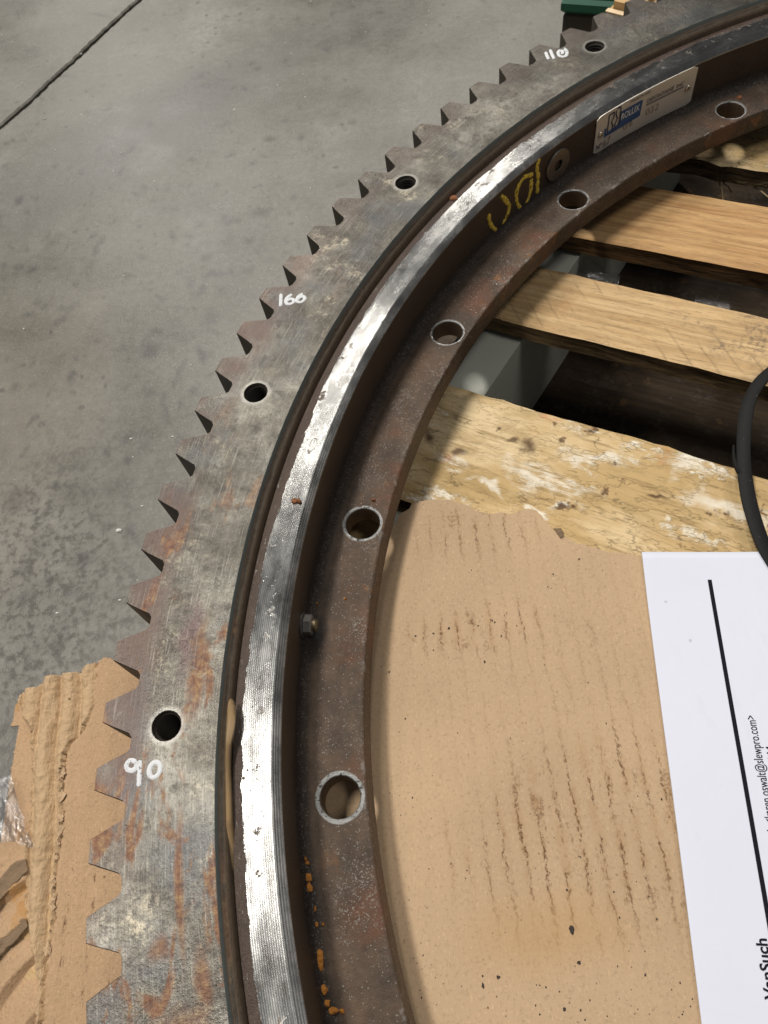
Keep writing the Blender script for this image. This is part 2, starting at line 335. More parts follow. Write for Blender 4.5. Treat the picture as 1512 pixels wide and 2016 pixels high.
def mat_inner():
    g = G('rusty_flanged_ring_steel'); o, x, y, z, r, a = g.polar()
    pv = g.comb(r, g.mul(a, .86), z)
    geo = g.n('ShaderNodeNewGeometry'); nz = g.sep(geo.outputs['True Normal'])[2]
    fine = g.noise(pv, 170, 5, .75); fine2 = g.noise(pv, 520, 4, .8); mid = g.noise(pv, 26, 4, .65); big = g.noise(pv, 6, 5, .6)
    # brown mill scale
    kb = g.add(g.mul(big, .4), g.add(g.mul(mid, .35), g.mul(fine, .25)))
    col = g.ramp(kb, [(.36, (.030, .021, .014)), (.47, (.064, .043, .029)), (.56, (.105, .069, .045)), (.66, (.16, .105, .063))])
    red = g.ss(g.noise(g.vadd(pv, (1, 5, 2)), 11, 4, .65), .5, .66)
    redz = g.mul(red, g.ss(r, .845, .815))
    col = g.mix(g.mul(redz, .75), col, (.150, .062, .030))
    org = g.mul(g.ss(g.noise(g.vadd(pv, (4, 2, 2)), 30, 4, .7), .6, .7), g.ss(r, .85, .82))
    col = g.mix(g.mul(org, .55), col, (.28, .115, .03))
    # brown web, darkened in colour for the shade on its inward face
    web = g.mul(g.ss(z, -.0205, -.022), g.ss(r, .853, .857))
    col = g.mix(g.mul(web, .75), col, (.048, .032, .021))
    # steel glints painted as pale specks on flange and fillet, plus edge wear
    gl = g.vor(pv, 1150, 'F1', 'Color'); glr = g.sep(gl)[0]
    patch = g.mul(g.ss(g.noise(g.vadd(pv, (7, 7, 1)), 15, 5, .6), .47, .64), g.mul(g.ss(r, .798, .806), g.ss(r, .845, .832)))
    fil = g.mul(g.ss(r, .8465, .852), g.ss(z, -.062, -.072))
    glint_wear = g.mx(g.mul(patch, g.ss(g.mul(glr, g.add(.6, g.mul(mid, .8))), 0.80, .93)), g.mx(g.mul(fil, g.mul(g.ss(glr, .86, .97), .45)), g.mul(g.ss(glr, .972, .985), g.ss(r, .85, .84))))
    edge = g.mul(g.ss(r, .8065, .803), g.mul(g.ss(r, .7995, .8015), g.ss(g.noise(pv, 60, 4, .7), .54, .66)))
    glint_wear = g.mx(glint_wear, g.mul(edge, .8))
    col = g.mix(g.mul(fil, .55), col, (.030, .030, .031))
    col = g.mix(g.mul(glint_wear, .75), col, (.36, .345, .315))
    grime = g.spot(r, a, .848, .150, .010, .028, .9, g.noisec(pv, 60, 3), .01)
    col = g.mix(g.mul(grime, .8), col, (.012, .012, .012))
    # worn rims of the flange holes
    am = g.sub(g.ma('FLOORED_MODULO', g.add(a, 20*.314159+.02156+.15708), .314159), .15708)
    ida = g.ma('FLOOR', g.ma('DIVIDE', g.add(a, 20*.314159+.02156+.15708), .314159))
    dh = g.ma('SQRT', g.add(g.ma('POWER', g.sub(r, .82367), 2.0), g.ma('POWER', g.mul(am, .82367), 2.0)))
    rimw = g.add(.0198, g.mul(g.ss(a, .5, .1), .0016))
    dn = g.add(dh, g.mul(g.sub(fine, .5), .0022))
    rim = g.mul(g.ss(dn, rimw, g.sub(rimw, .001)), g.ss(z, -.0795, -.0785))
    pit = g.ss(g.noise(pv, 300, 4, .7), .56, .62)
    col = g.mix(rim, col, g.mix(pit, (.42, .42, .41), (.09, .085, .08)))
    borei = g.mul(g.ss(dh, .0182, .0176), g.ss(z, -.0787, -.0800))
    col = g.mix(borei, col, g.mix(fine, (.030, .020, .012), (.14, .085, .045)))
    # turned land on top and its chamfer
    wn = g.noise(pv, 55, 5, .7)
    lim = g.add(g.add(.8880, g.mul(g.sub(wn, .5), .0085)), g.mul(g.sub(g.noise(pv, 9, 3, .5), .5), .012))
    top = g.ss(z, -.0222, -.0212)
    land = g.mul(g.mul(g.ss(r, .8584, .8588), g.ss(r, g.add(lim, .0006), lim)), top)
    pits = g.mul(g.ss(g.noise(g.vadd(pv, (0, 0, 4)), 75, 4, .75), .605, .64), g.ss(r, .868, .880))
    pits = g.mx(pits, g.mul(g.ss(g.noise(g.vadd(pv, (0, 3, 4)), 190, 4, .7), .67, .70), .9))
    cham = g.ss(r, .8655, .8648)
    wave = g.ma('SINE', g.mul(g.add(r, g.mul(g.noise(pv, 12, 2), .0006)), 2*pi/.00165))
    fl = g.noise(g.comb(g.mul(r, 1300), g.mul(a, 12), 0), 1, 3, .6)
    stain = g.noise(g.comb(g.mul(r, 60), g.mul(a, 22), 2), 1, 4, .65)
    scol = g.ramp(stain, [(.32, (.20, .197, .19)), (.46, (.42, .42, .41)), (.58, (.64, .64, .62)), (.68, (.80, .79, .76))])
    scol = g.mix(g.mul(g.ss(fl, .5, .75), .45), scol, (.75, .74, .70))
    scol = g.mix(g.mul(g.ss(wave, -.1, -.9), .50), scol, (.13, .125, .12))
    scol = g.mix(g.mul(cham, .35), scol, (.25, .245, .235))
    # far stretch is mixed towards grey
    scol = g.mix(g.mul(g.ss(a, .85, 1.15), .45), scol, (.24, .24, .225))
    scol = g.mix(g.mul(g.ss(g.noise(g.comb(g.mul(r, 90), g.mul(a, 40), 7), 1, 4, .7), .55, .70), .5), scol, (.17, .15, .13))
    steel = g.mul(land, g.inv(pits))
    col = g.mix(steel, col, scol)
    # reddish shoulder beside the land
    sh = g.mul(g.mul(top, g.inv(land)), 1.0)
    col = g.mix(g.mul(sh, .75), col, g.mix(fine, (.040, .028, .023), (.115, .080, .064)))
    shb = g.mul(sh, g.ss(g.noise(g.comb(g.mul(r, 300), g.mul(a, 60), 3), 1, 4, .7), .62, .68))
    col = g.mix(g.mul(shb, .8), col, (.45, .43, .40))
    m = g.mx(steel, g.mx(g.mul(glint_wear, .85), g.mx(g.mul(rim, .85), g.mx(g.mul(shb, .8), g.mul(fil, .5)))))
    metal = g.add(.12, g.mul(m, .86))
    rough = g.fmix(steel, g.fmix(g.mx(glint_wear, rim), g.add(.33, g.mul(mid, .22)), .30), g.add(.225, g.mul(stain, .09)))
    hb = g.add(g.mul(fine, .8), g.mul(fine2, 1.0))
    hs = g.add(g.mul(wave, .40), g.add(g.mul(fl, .22), g.mul(pits, -.5)))
    h = g.fmix(land, hb, hs)
    nrm = g.bump(h, g.fmix(land, .75, .25), .0008)
    return g.done(color=col, metal=metal, rough=rough, normal=nrm, aniso=g.mul(steel, .88), tangent=g.tangent())

def mat_concrete():
    g = G('worn_grey_concrete'); o = g.obj(); x, y, z = g.sep(o)
    big = g.noise(o, 1.6, 4, .6); mid = g.noise(o, 9, 5, .65); fine = g.noise(o, 70, 4, .7); vf = g.noise(o, 240, 3, .7)
    k = g.add(g.sub(g.mul(big, .56), .10), g.add(g.mul(mid, .28), g.add(g.mul(fine, .22), g.mul(vf, .14))))
    col = g.ramp(k, [(.34, (.062, .057, .045)), (.45, (.120, .113, .093)), (.55, (.163, .155, .131)), (.67, (.248, .238, .206))])
    wv = g.noisec(o, 8, 5)
    # darker diagonal band and a rough scuffed zone
    d1 = g.spot(g.add(g.mul(x, .84), g.mul(y, .54)), g.sub(g.mul(y, .84), g.mul(x, .54)), -.30, 1.92, .75, .16, .9, wv, .25)
    col = g.mix(g.mul(d1, .45), col, (.085, .080, .078))
    d2 = g.spot(x, y, -1.33, .42, .22, .42, .9, wv, .25)
    rough_z = g.mul(d2, g.ss(g.noise(o, 60, 4, .8), .45, .6))
    col = g.mix(g.mul(rough_z, .85), col, (.055, .052, .046))
    brn = g.spot(x, y, -1.42, .68, .22, .4, .9, wv, .3)
    col = g.mix(g.mul(brn, .32), col, (.20, .165, .125))
    # pits and small dark marks
    pk = g.mul(g.ss(g.vor(g.vadd(o, g.vscale(wv, (.05, .05, 0))), 26), .19, .10), g.ss(g.noise(o, 4.5, 3), .45, .62))
    pk2 = g.mul(g.ss(g.vor(g.vadd(o, (3, 3, 0)), 75), .17, .08), g.ss(g.noise(g.vadd(o, (5, 1, 0)), 7, 3), .46, .6))
    col = g.mix(g.mul(g.mx(g.mul(pk, .75), g.mul(pk2, .6)), 1.0), col, (.07, .063, .055))
    sc = g.vor(g.vscale(g.vadd(o, (2, 0, 0)), (1, 3.2, 1)), 17, 'DISTANCE_TO_EDGE')
    col = g.mix(g.mul(g.mul(g.ss(sc, .012, .004), g.ss(g.noise(o, 11, 2), .58, .66)), .35), col, (.08, .075, .07))
    s1 = g.n('ShaderNodeAttribute', attribute_name='oil_stain').outputs['Fac']; s2 = g.n('ShaderNodeAttribute', attribute_name='scuff').outputs['Fac']
    col = g.mix(s1, col, (.045, .037, .028)); col = g.mix(s2, col, (.052, .049, .044))
    col = g.mix(g.mul(g.ss(vf, .56, .70), .40), col, (.30, .29, .265)); col = g.mix(g.mul(g.ss(g.noise(o, 330, 3, .75), .57, .70), .45), col, (.062, .058, .050))
    rough = g.add(.25, g.add(g.mul(mid, .30), g.mul(rough_z, .30)))
    h = g.add(g.mul(fine, .5), g.add(g.mul(vf, .3), g.add(g.mul(mid, .8), g.mul(rough_z, -.5))))
    return g.done(color=col, rough=rough, normal=g.bump(h, .30, .0012), spec=.5)

def kraft(g, o, x, y, base=(.475, .335, .208)):
    f1 = g.noise(g.vscale(o, (1, 1, 1)), 330, 4, .8); f2 = g.noise(g.vscale(o, (1, .35, 1)), 520, 3, .8); big = g.noise(o, 5, 5, .6); mid = g.noise(o, 40, 5, .6)
    col = g.mix(g.ss(big, .35, .7), tuple(c*.90 for c in base), tuple(min(1, c*1.07) for c in base))
    col = g.mix(g.mul(g.ss(mid, .4, .7), .25), col, tuple(c*.80 for c in base))
    col = g.mix(g.mul(g.ss(f1, .53, .66), .60), col, tuple(c*.62 for c in base))
    col = g.mix(g.mul(g.ss(f2, .56, .68), .55), col, tuple(min(1, c*1.35) for c in base))
    return col, f1, mid
def mat_card_in():
    g = G('kraft_card_with_rust_streaks'); o = g.obj(); x, y, z = g.sep(o)
    col, f1, mid = kraft(g, o, x, y)
    wv = g.noisec(o, 30, 5)
    xx = g.add(x, g.add(g.mul(g.sep(wv)[0], .010), g.mul(g.sep(g.noisec(o, 230, 3))[0], .0075)))
    v = g.ma('FRACT', g.ma('DIVIDE', g.add(xx, .7093+1.57-.00785), .0157))
    dl = g.ma('ABSOLUTE', g.sub(v, .5))
    line = g.ss(dl, .13, .01)
    brk = g.ss(g.noise(g.vscale(o, (1, .30, 1)), 70, 5, .8), .43, .53)
    brk2 = g.ss(g.noise(g.vscale(o, (1, .5, 1)), 400, 3, .8), .42, .52)
    wv2 = g.noisec(o, 9, 3)
    z1 = g.spot(x, y, -.625, -.060, .14, .095, .6, wv2, .07)
    z1 = g.mul(z1, g.ss(g.noise(o, 15, 3), .30, .46))
    z2 = g.spot(x, y, -.69, .130, .085, .030, .7, wv2, .06)
    z3 = g.spot(x, y, -.675, .235, .075, .036, .7, wv2, .05)
    z4 = g.spot(x, y, -.62, .03, .15, .22, .9, wv2, .1)
    zm = g.mx(g.mul(z1, 1.0), g.mx(g.mul(z2, .9), g.mx(g.mul(z3, .7), g.mul(z4, .25))))
    st = g.mul(g.mul(g.mul(line, brk), brk2), zm)
    col = g.mix(g.mul(st, .96), col, g.mix(g.noise(o, 90, 4), (.030, .014, .007), (.15, .070, .026)))
    smear = g.mul(g.mul(g.ss(g.noise(g.vadd(g.vscale(o, (1, .28, 1)), (4, 4, 0)), 75, 5, .8), .57, .66), g.ss(f1, .40, .56)), g.add(g.mul(zm, .9), .06))
    col = g.mix(g.mul(smear, .7), col, (.13, .062, .024))
    halo = g.mul(g.mul(g.ss(dl, .42, .05), zm), g.ss(mid, .35, .6))
    col = g.mix(g.mul(halo, .28), col, (.30, .165, .065))
    tan = g.spot(x, y, -.665, -.135, .07, .03, .9, wv2, .06)
    col = g.mix(g.mul(tan, .4), col, (.42, .25, .10))
    # fine grime specks
    sp = g.mul(g.ss(g.vor(o, 130), .12, .05), g.ss(g.noise(o, 26, 3), .5, .6))
    col = g.mix(g.mul(sp, .7), col, (.07, .045, .03))
    hh = g.add(g.mul(g.ma('SINE', g.mul(x, 2*pi/.0157)), g.mul(g.noise(o, 6, 2), .28)), g.add(g.mul(f1, .35), g.mul(mid, .25)))
    return g.done(color=col, rough=.86, normal=g.bump(hh, .35, .0012), spec=.25)
def mat_card_left():
    g = G('torn_corrugated_card'); o = g.obj(); x, y, z = g.sep(o)
    col, f1, mid = kraft(g, o, x, y, (.52, .345, .205))
    at = g.n('ShaderNodeAttribute', attribute_name='zone'); zone = at.outputs['Fac']     # 0 torn fluting, 1 printed liner, .5 inner liner
    fl = g.mix(g.noise(o, 60, 4, .7), (.48, .325, .185), (.66, .475, .29))
    col = g.mix(g.ss(zone, .45, .2), col, fl)
    xx = g.add(x, g.mul(g.sep(g.noisec(o, 40, 4))[0], .008))
    st = g.mul(g.mul(g.ss(g.ma('ABSOLUTE', g.sub(g.ma('FRACT', g.ma('DIVIDE', g.add(xx, 3.0), .0222)), .5)), .10, .02),
               g.ss(g.noise(g.vscale(o, (1, .4, 1)), 90, 4, .8), .5, .62)), g.mul(g.ss(y, .0, -.05), g.ss(zone, .7, .9)))
    col = g.mix(g.mul(st, .85), col, (.11, .055, .025))
    stn = g.mul(g.ss(g.noise(o, 22, 5), .56, .66), g.mul(g.ss(zone, .3, .5), g.ss(zone, .7, .6)))
    col = g.mix(g.mul(stn, .6), col, (.45, .22, .05))
    sp = g.mul(g.ss(g.vor(o, 70), .14, .07), g.ss(g.noise(o, 30, 3), .54, .62))
    col = g.mix(g.mul(sp, .8), col, (.08, .05, .03))
    fb = g.noise(g.vscale(o, (1, .25, 1)), 420, 4, .8)
    return g.done(color=col, rough=.9, normal=g.bump(g.add(g.mul(f1, .6), g.mul(fb, .8)), .8, .0016), spec=.2)

def mat_wood(name, c0, c1, cdark, kind=0, seed=0, patches=(), knots=()):
    """grain runs along the board's own x axis"""
    g = G(name); o0 = g.obj(); lx, ly, _ = g.sep(o0); o = g.vadd(o0, (seed*1.7, seed*.9, 0)); x, y, z = g.sep(o)
    wv = g.noisec(g.vscale(o, (.5, 3, 3)), 5, 3)
    p = g.vadd(o, g.vscale(wv, (.0, .035, .035)))
    long = g.vscale(p, (1.0, 14, 14))
    a = g.noise(long, 5, 4, .65); b = g.noise(g.vscale(p, (1, 24, 24)), 14, 4, .7); c = g.noise(o, 7, 5, .6); f = g.noise(g.vscale(p, (.35, 6, 4)), 150, 3, .7)
    col = g.mix(g.ss(a, .32, .68), c0, c1)
    ringf = g.ma('FRACT', g.mul(g.add(g.sep(p)[1], g.mul(g.noise(g.vscale(o, (.6, 4, 4)), 3, 3), .10)), 70.0))
    col = g.mix(g.mul(g.ss(g.ma('ABSOLUTE', g.sub(ringf, .5)), .32, .06), .30), col, tuple(q*.55 for q in c0))
    col = g.mix(g.mul(g.ss(b, .54, .66), .55), col, tuple(q*.5 for q in c0))
    col = g.mix(g.mul(g.ss(f, .57, .68), .65), col, cdark)
    col = g.mix(g.mul(g.ss(c, .5, .72), .30), col, tuple(q*.7 for q in c1))
    pit = g.mul(g.ss(g.vor(g.vscale(o, (.6, 1, 1)), 46), .10, .05), g.ss(g.noise(g.vadd(o, (3, 3, 0)), 9, 3), .50, .58))
    col = g.mix(g.mul(pit, .8), col, (.06, .035, .02))
    grey = g.ss(g.noise(g.vadd(o, (6, 2, 0)), 4.5, 5, .7), .50, .70)
    col = g.mix(g.mul(grey, .35), col, (.26, .20, .135))
    rough = .72; h = g.add(g.mul(b, .5), g.mul(f, -.6))
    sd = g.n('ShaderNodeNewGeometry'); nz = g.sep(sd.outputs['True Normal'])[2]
    if kind == 1:    # saw marks and grey dirt
        wig = g.add(x, g.add(g.mul(y, .9), g.mul(g.sep(wv)[1], .02)))
        saw = g.mul(g.ss(g.ma('ABSOLUTE', g.sub(g.ma('FRACT', g.mul(wig, 34)), .5)), .1, .02), g.ss(g.noise(o, 9, 4), .5, .62))
        col = g.mix(g.mul(saw, .30), col, cdark)
        dirt = g.mul(g.ss(g.noise(o, 10, 4, .75), .53, .66), g.ss(g.noise(o, 130, 4, .8), .45, .6))
        col = g.mix(g.mul(dirt, .6), col, (.10, .085, .07))
        mot = g.ss(g.noise(o, 22, 5, .6), .58, .72); col = g.mix(g.mul(mot, .4), col, (.36, .19, .08))
    if kind == 2:    # spalted, barky, flaking
        wv2 = g.noisec(o, 14, 4); wl = g.vadd(o, g.vscale(wv2, (.06, .04, 0)))
        zl = g.ma('ABSOLUTE', g.sub(g.noise(g.vscale(o, (.5, 1.2, 1)), 8, 5, .62), .5)); zl2 = g.ma('ABSOLUTE', g.sub(g.noise(g.vscale(g.vadd(o, (2, 5, 0)), (.45, 1.3, 1)), 26, 4, .7), .5))
        big = g.noise(g.vscale(o, (.45, 1, 1)), 9, 5, .65); md = g.noise(g.vscale(o, (.4, 1, 1)), 30, 4, .7)
        col = g.mix(g.ss(big, .44, .62), (.50, .35, .165), (.69, .535, .315))
        col = g.mix(g.mul(g.ss(md, .47, .62), .5), col, (.36, .25, .11))
        col = g.mix(g.mul(g.ss(g.noise(g.vscale(o, (.16, 2.4, 1)), 55, 5, .75), .52, .64), .65), col, (.27, .18, .08))
        white = g.mul(g.ss(g.noise(g.vadd(g.vscale(wl, (.5, 1, 1)), (4, 0, 0)), 15, 5, .7), .57, .63), g.ss(g.noise(o, 80, 5, .7), .35, .55))
        col = g.mix(g.mul(white, .9), col, (.80, .74, .61))
        wv3 = g.noisec(o, 26, 5)
        for (sx, sy, rx, ry) in patches:
            col = g.mix(g.mul(g.mul(g.spot(lx, ly, sx, sy, rx*1.25, ry, .7, wv3, .075), g.ss(g.noise(g.vscale(o, (.3, 1.2, 1)), 75, 5, .75), .38, .54)), .85), col, (.76, .70, .58))
        for (sx, sy, rx, ry) in knots:
            col = g.mix(g.mul(g.spot(lx, ly, sx, sy, rx, ry, .8, wv3, .05), .85), col, (.075, .036, .018))
        veil = g.ss(g.noise(o, 8, 3), .42, .56)
        col = g.mix(g.mul(g.mul(g.ss(zl2, .010, .003), veil), .40), col, (.055, .038, .02))
        col = g.mix(g.mul(g.mul(g.ss(zl, .006, .002), g.ss(g.noise(o, 30, 2), .42, .55)), .45), col, (.06, .045, .025))
        red = g.mul(g.ss(g.noise(g.vadd(o, (8, 1, 0)), 12, 5), .62, .70), .5); col = g.mix(red, col, (.42, .13, .035))
        dk = g.mul(g.ss(g.noise(g.vadd(o, (1, 8, 0)), 18, 4, .7), .61, .67), .85); col = g.mix(dk, col, (.085, .04, .022))
        gr = g.mul(g.ss(g.noise(g.vadd(o, (5, 5, 0)), 7, 4, .7), .56, .68), .45); col = g.mix(gr, col, (.17, .15, .11))
        h = g.add(g.mul(md, .9), g.add(g.mul(white, .8), g.add(g.mul(g.ss(zl2, .03, .0), -.5), g.mul(g.noise(o, 160, 4, .7), .4))))
        rough = .85
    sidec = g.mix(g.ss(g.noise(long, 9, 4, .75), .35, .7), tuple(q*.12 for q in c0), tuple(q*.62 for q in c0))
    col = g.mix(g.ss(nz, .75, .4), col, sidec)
    return g.done(color=col, rough=rough, normal=g.bump(h, .5, .0016), spec=.3)

def mat_worn_paint(name, color, cover=.5, under=None):
    g = G(name); o = g.obj()
    nn = g.noise(o, 420, 5, .8); n2 = g.noise(o, 90, 4, .7)
    al = g.ss(g.add(g.mul(nn, .6), g.mul(n2, .4)), cover, cover+.05)
    col = g.mix(g.noise(o, 150, 4), tuple(c*.82 for c in color), color)
    return g.done(color=col, rough=.75, alpha=al, normal=g.bump(nn, .4, .0006))
def mat_film(name):
    g = G(name); o = g.obj()
    fr = g.n('ShaderNodeFresnel'); fr.inputs[0].default_value = 1.5
    tr = g.n('ShaderNodeBsdfTransparent'); tr.inputs[0].default_value = (.93, .92, .92, 1)
    gl = g.n('ShaderNodeBsdfGlossy'); gl.inputs['Roughness'].default_value = .12
    df = g.n('ShaderNodeBsdfDiffuse'); df.inputs[0].default_value = (.8, .8, .82, 1)
    nrm = g.bump(g.noise(o, 70, 5, .6), .8, .003)
    g.set(gl.inputs['Normal'], nrm); g.set(fr.inputs['Normal'], nrm)
    m1 = g.n('ShaderNodeMixShader'); m1.inputs[0].default_value = .04
    g.t.links.new(tr.outputs[0], m1.inputs[1]); g.t.links.new(df.outputs[0], m1.inputs[2])
    m2 = g.n('ShaderNodeMixShader'); g.set(m2.inputs[0], g.ma('MINIMUM', g.mul(fr.outputs[0], 2.2), .6))
    g.t.links.new(m1.outputs[0], m2.inputs[1]); g.t.links.new(gl.outputs[0], m2.inputs[2])
    g.t.links.new(m2.outputs[0], g.out.inputs[0])
    return g.m
def mat_rubber():
    g = G('black_rubber'); o = g.obj()
    f = g.noise(o, 300, 4, .7); m = g.noise(o, 18, 5)
    col = g.mix(m, (.006, .006, .006), (.015, .015, .014))
    col = g.mix(g.mul(g.ss(g.noise(o, 160, 3), .68, .74), .6), col, (.14, .13, .115))
    return g.done(color=col, rough=g.add(.50, g.mul(m, .2)), normal=g.bump(f, .25, .0008), spec=.15)
def mat_paper():
    g = G('white_office_paper'); o = g.obj(); x, y, z = g.sep(o)
    n = g.noise(o, 6, 4); col = g.mix(n, (.635, .655, .755), (.67, .69, .785))
    sm = g.mul(g.ss(g.vor(o, 45), .10, .04), g.ss(g.noise(o, 9, 3), .52, .6))
    col = g.mix(g.mul(sm, .45), col, (.28, .27, .27))
    # faint show-through of print on the reverse
    gh = g.mul(g.ss(g.noise(g.vscale(o, (1.5, .45, 1)), 60, 3), .52, .62), g.ss(g.noise(o, 12, 2), .5, .6))
    col = g.mix(g.mul(gh, .16), col, (.56, .58, .64))
    return g.done(color=col, rough=.7, normal=g.bump(g.noise(o, 22, 4), .18, .002), spec=.3)

M_gear = mat_gear(); M_inner = mat_inner(); M_floor = mat_concrete()
M_card = mat_card_in(); M_cardL = mat_card_left()
M_white = mat_worn_paint('white_marker_paint', (.74, .76, .78), .385)
M_yellow = mat_worn_paint('flaked_yellow_paint', (.80, .58, .08), .43)
M_film = mat_film('clear_stretch_film'); M_rubber = mat_rubber(); M_paper = mat_paper()
M_ink = plain('black_ink', (.010, .010, .014), .8, spec=.1)
M_blue = plain('blue_print', (.022, .075, .20), .45)
M_navy = plain('dark_print', (.025, .025, .07), .5)
M_dark = plain('cavity_black', (.010, .008, .006), .5)  # near-black colour of the gap seal and the plug socket
M_seal = plain('tan_rubber_seal', (.30, .20, .10), .42, nscale=40, namp=.35, bump=.2)
M_sealdark = plain('old_brown_seal', (.060, .040, .026), .5, nscale=60, namp=.5, bump=.3)
M_rust = plain('orange_rust_scale', (.42, .165, .025), .9, nscale=300, namp=.5, bump=.8)
M_rustb = plain('brown_rust_flake', (.24, .095, .040), .9, nscale=220, namp=.5, bump=.8)
M_chip = plain('dark_grit', (.035, .024, .018), .8)
M_chipw = plain('pale_grit', (.62, .61, .57), .7)
M_plate = plain('nameplate_aluminium', (.62, .59, .53), .38, .35, 30, .08)
M_rivet = plain('rivet_steel', (.62, .60, .56), .28, 1.0)
M_plug = plain('plug_steel', (.21, .185, .155), .36, .9, 60, .35, .2)
M_bolt = plain('dull_hex_bolt', (.11, .105, .098), .4, .7, 90, .3, .2)
M_brass = plain('brass_collar', (.20, .16, .10), .45, .8)
M_stringer = plain('pale_painted_stringer', (.46, .47, .41), .75, nscale=14, namp=.12, bump=.2)
M_bottom_shade = mat_wood('shade_dark_board_wood', (.034, .021, .011), (.055, .036, .019), (.012, .008, .005), 1, 5)  # wood painted very dark to carry the shade under the pallet
M_oak = mat_wood('oak_board_wood', (.43, .235, .095), (.63, .40, .185), (.18, .085, .035), 0, 1)
M_pale = mat_wood('pale_sawn_board_wood', (.50, .325, .155), (.66, .465, .245), (.11, .07, .04), 1, 2)
M_bark = mat_wood('barky_board_wood', (.30, .20, .10), (.46, .33, .17), (.05, .035, .02), 2, 4)
M_strip = plain('torn_paper_strip', (.47, .325, .195), .9, nscale=200, namp=.22, bump=.5)
M_stripd = plain('dark_paper_strip', (.20, .135, .08), .9, nscale=200, namp=.22, bump=.5)  # same paper in a darker brown
M_green = plain('green_plastic', (.018, .115, .068), .38, nscale=30, namp=.15)
M_case = plain('dark_case_body', (.055, .052, .044), .6, nscale=40, namp=.3)
M_shim = plain('pine_offcut', (.50, .335, .155), .75, nscale=60, namp=.15)
M_shimend = plain('pine_offcut_end', (.72, .56, .36), .8, nscale=90, namp=.12)
M_fibre = plain('wood_fibre', (.36, .26, .14), .8)

def child(o, par):
    o.parent = par; o.matrix_parent_inverse = Matrix.Translation(par.location).inverted(); return o

# ------------------------------------------------------------------ floor: two concrete slabs and the saw-cut joint between them
FZ = -0.40
floor = empty('floor'); tag(floor, kind='structure')
ja = Vector((-1.6042, 1.5848)); jb = Vector((-1.3141, 2.0493)); jd = (jb-ja).normalized(); jn = Vector((-jd.y, jd.x))
def joint(t, off, seed):
    k = noise.noise(Vector((t*9, 1.7, 0)))*.006+noise.noise(Vector((t*60, seed, 3)))*.0032+noise.noise(Vector((t*190, seed, 5)))*.0018
    return ja+jd*t+jn*(off+k)
ts = [-14, -8, -5, -3, -2.2]+[-1.6+i*.0068 for i in range(0, 412)]+[1.5, 2, 3, 5, 8, 14]
ss_ = [0, .002, .005]+[.0115+.0068*i for i in range(0, 222)]+[1.8, 2.4, 3.5, 6, 14]
fsz = (.020, .012, .009, .024, .012, .016, .014, .016, .012, .007, .01, .03, .012, .010, .02, .018, .012, .022, .014, .008, .010, .010, .030, .03, .035, .03, .03)
def floor_marks(P):
    X = np.array([p[0] for p in P]); Y = np.array([p[1] for p in P]); n_ = len(P)
    w1 = np.zeros(n_); w2 = np.zeros(n_)
    for k in range(n_):
        v = Vector((X[k]*45, Y[k]*45, 0)); w1[k] = noise.noise(v)+.5*noise.noise(v*2.7); w2[k] = noise.noise(v+Vector((9, 9, 9)))+.5*noise.noise(v*2.7+Vector((9, 9, 9)))
    Xw, Yw = X+.006*w1, Y+.006*w2; a = np.zeros(n_); b = np.zeros(n_)
    for i, (sx, sy) in enumerate(D['floorspots']):
        rr = fsz[i]; d = np.hypot((Xw-sx)/(rr*1.15), (Yw-sy)/rr); m = np.clip((1.1-d)/.7, 0, 1)**1.3*(.75 if rr < .027 else .40)
        if i % 2: b = np.maximum(b, m*.7)
        else: a = np.maximum(a, m)
    s = D['scr']
    for i in range(0, len(s), 2):
        (ax, ay), (bx, by) = s[i], s[i+1]; L = math.hypot(bx-ax, by-ay); ux, uy = (bx-ax)/L, (by-ay)/L
        u = (Xw-ax)*ux+(Yw-ay)*uy; v = (Yw-ay)*ux-(Xw-ax)*uy
        m = np.clip(1.3-np.abs(v)/.0045, 0, 1)*np.clip(u/.01, 0, 1)*np.clip((L-u)/.01, 0, 1)*.7; b = np.maximum(b, m)
    rs = np.random.RandomState(5)                # many small nicks, thicker near the ring
    for _ in range(640):
        sx = -1.75+rs.rand()*1.5; sy = .1+rs.rand()**1.5*2.0
        if rs.rand() < .55: sx, sy = -1.15+.22*rs.randn(), .9+.35*rs.randn()
        rr = .0030+.0075*rs.rand()**2.5; k = (np.abs(X-sx) < rr*4) & (np.abs(Y-sy) < rr*4)
        if not k.any(): continue
        an = rs.rand()*3; dx, dy = Xw[k]-sx, Yw[k]-sy; u = dx*math.cos(an)+dy*math.sin(an); v = dy*math.cos(an)-dx*math.sin(an)
        m = np.clip(1.2-np.hypot(u/(rr*(1+1.5*rs.rand())), v/rr), 0, 1)*(.45+.5*rs.rand()); b[k] = np.maximum(b[k], m)
    return a, b
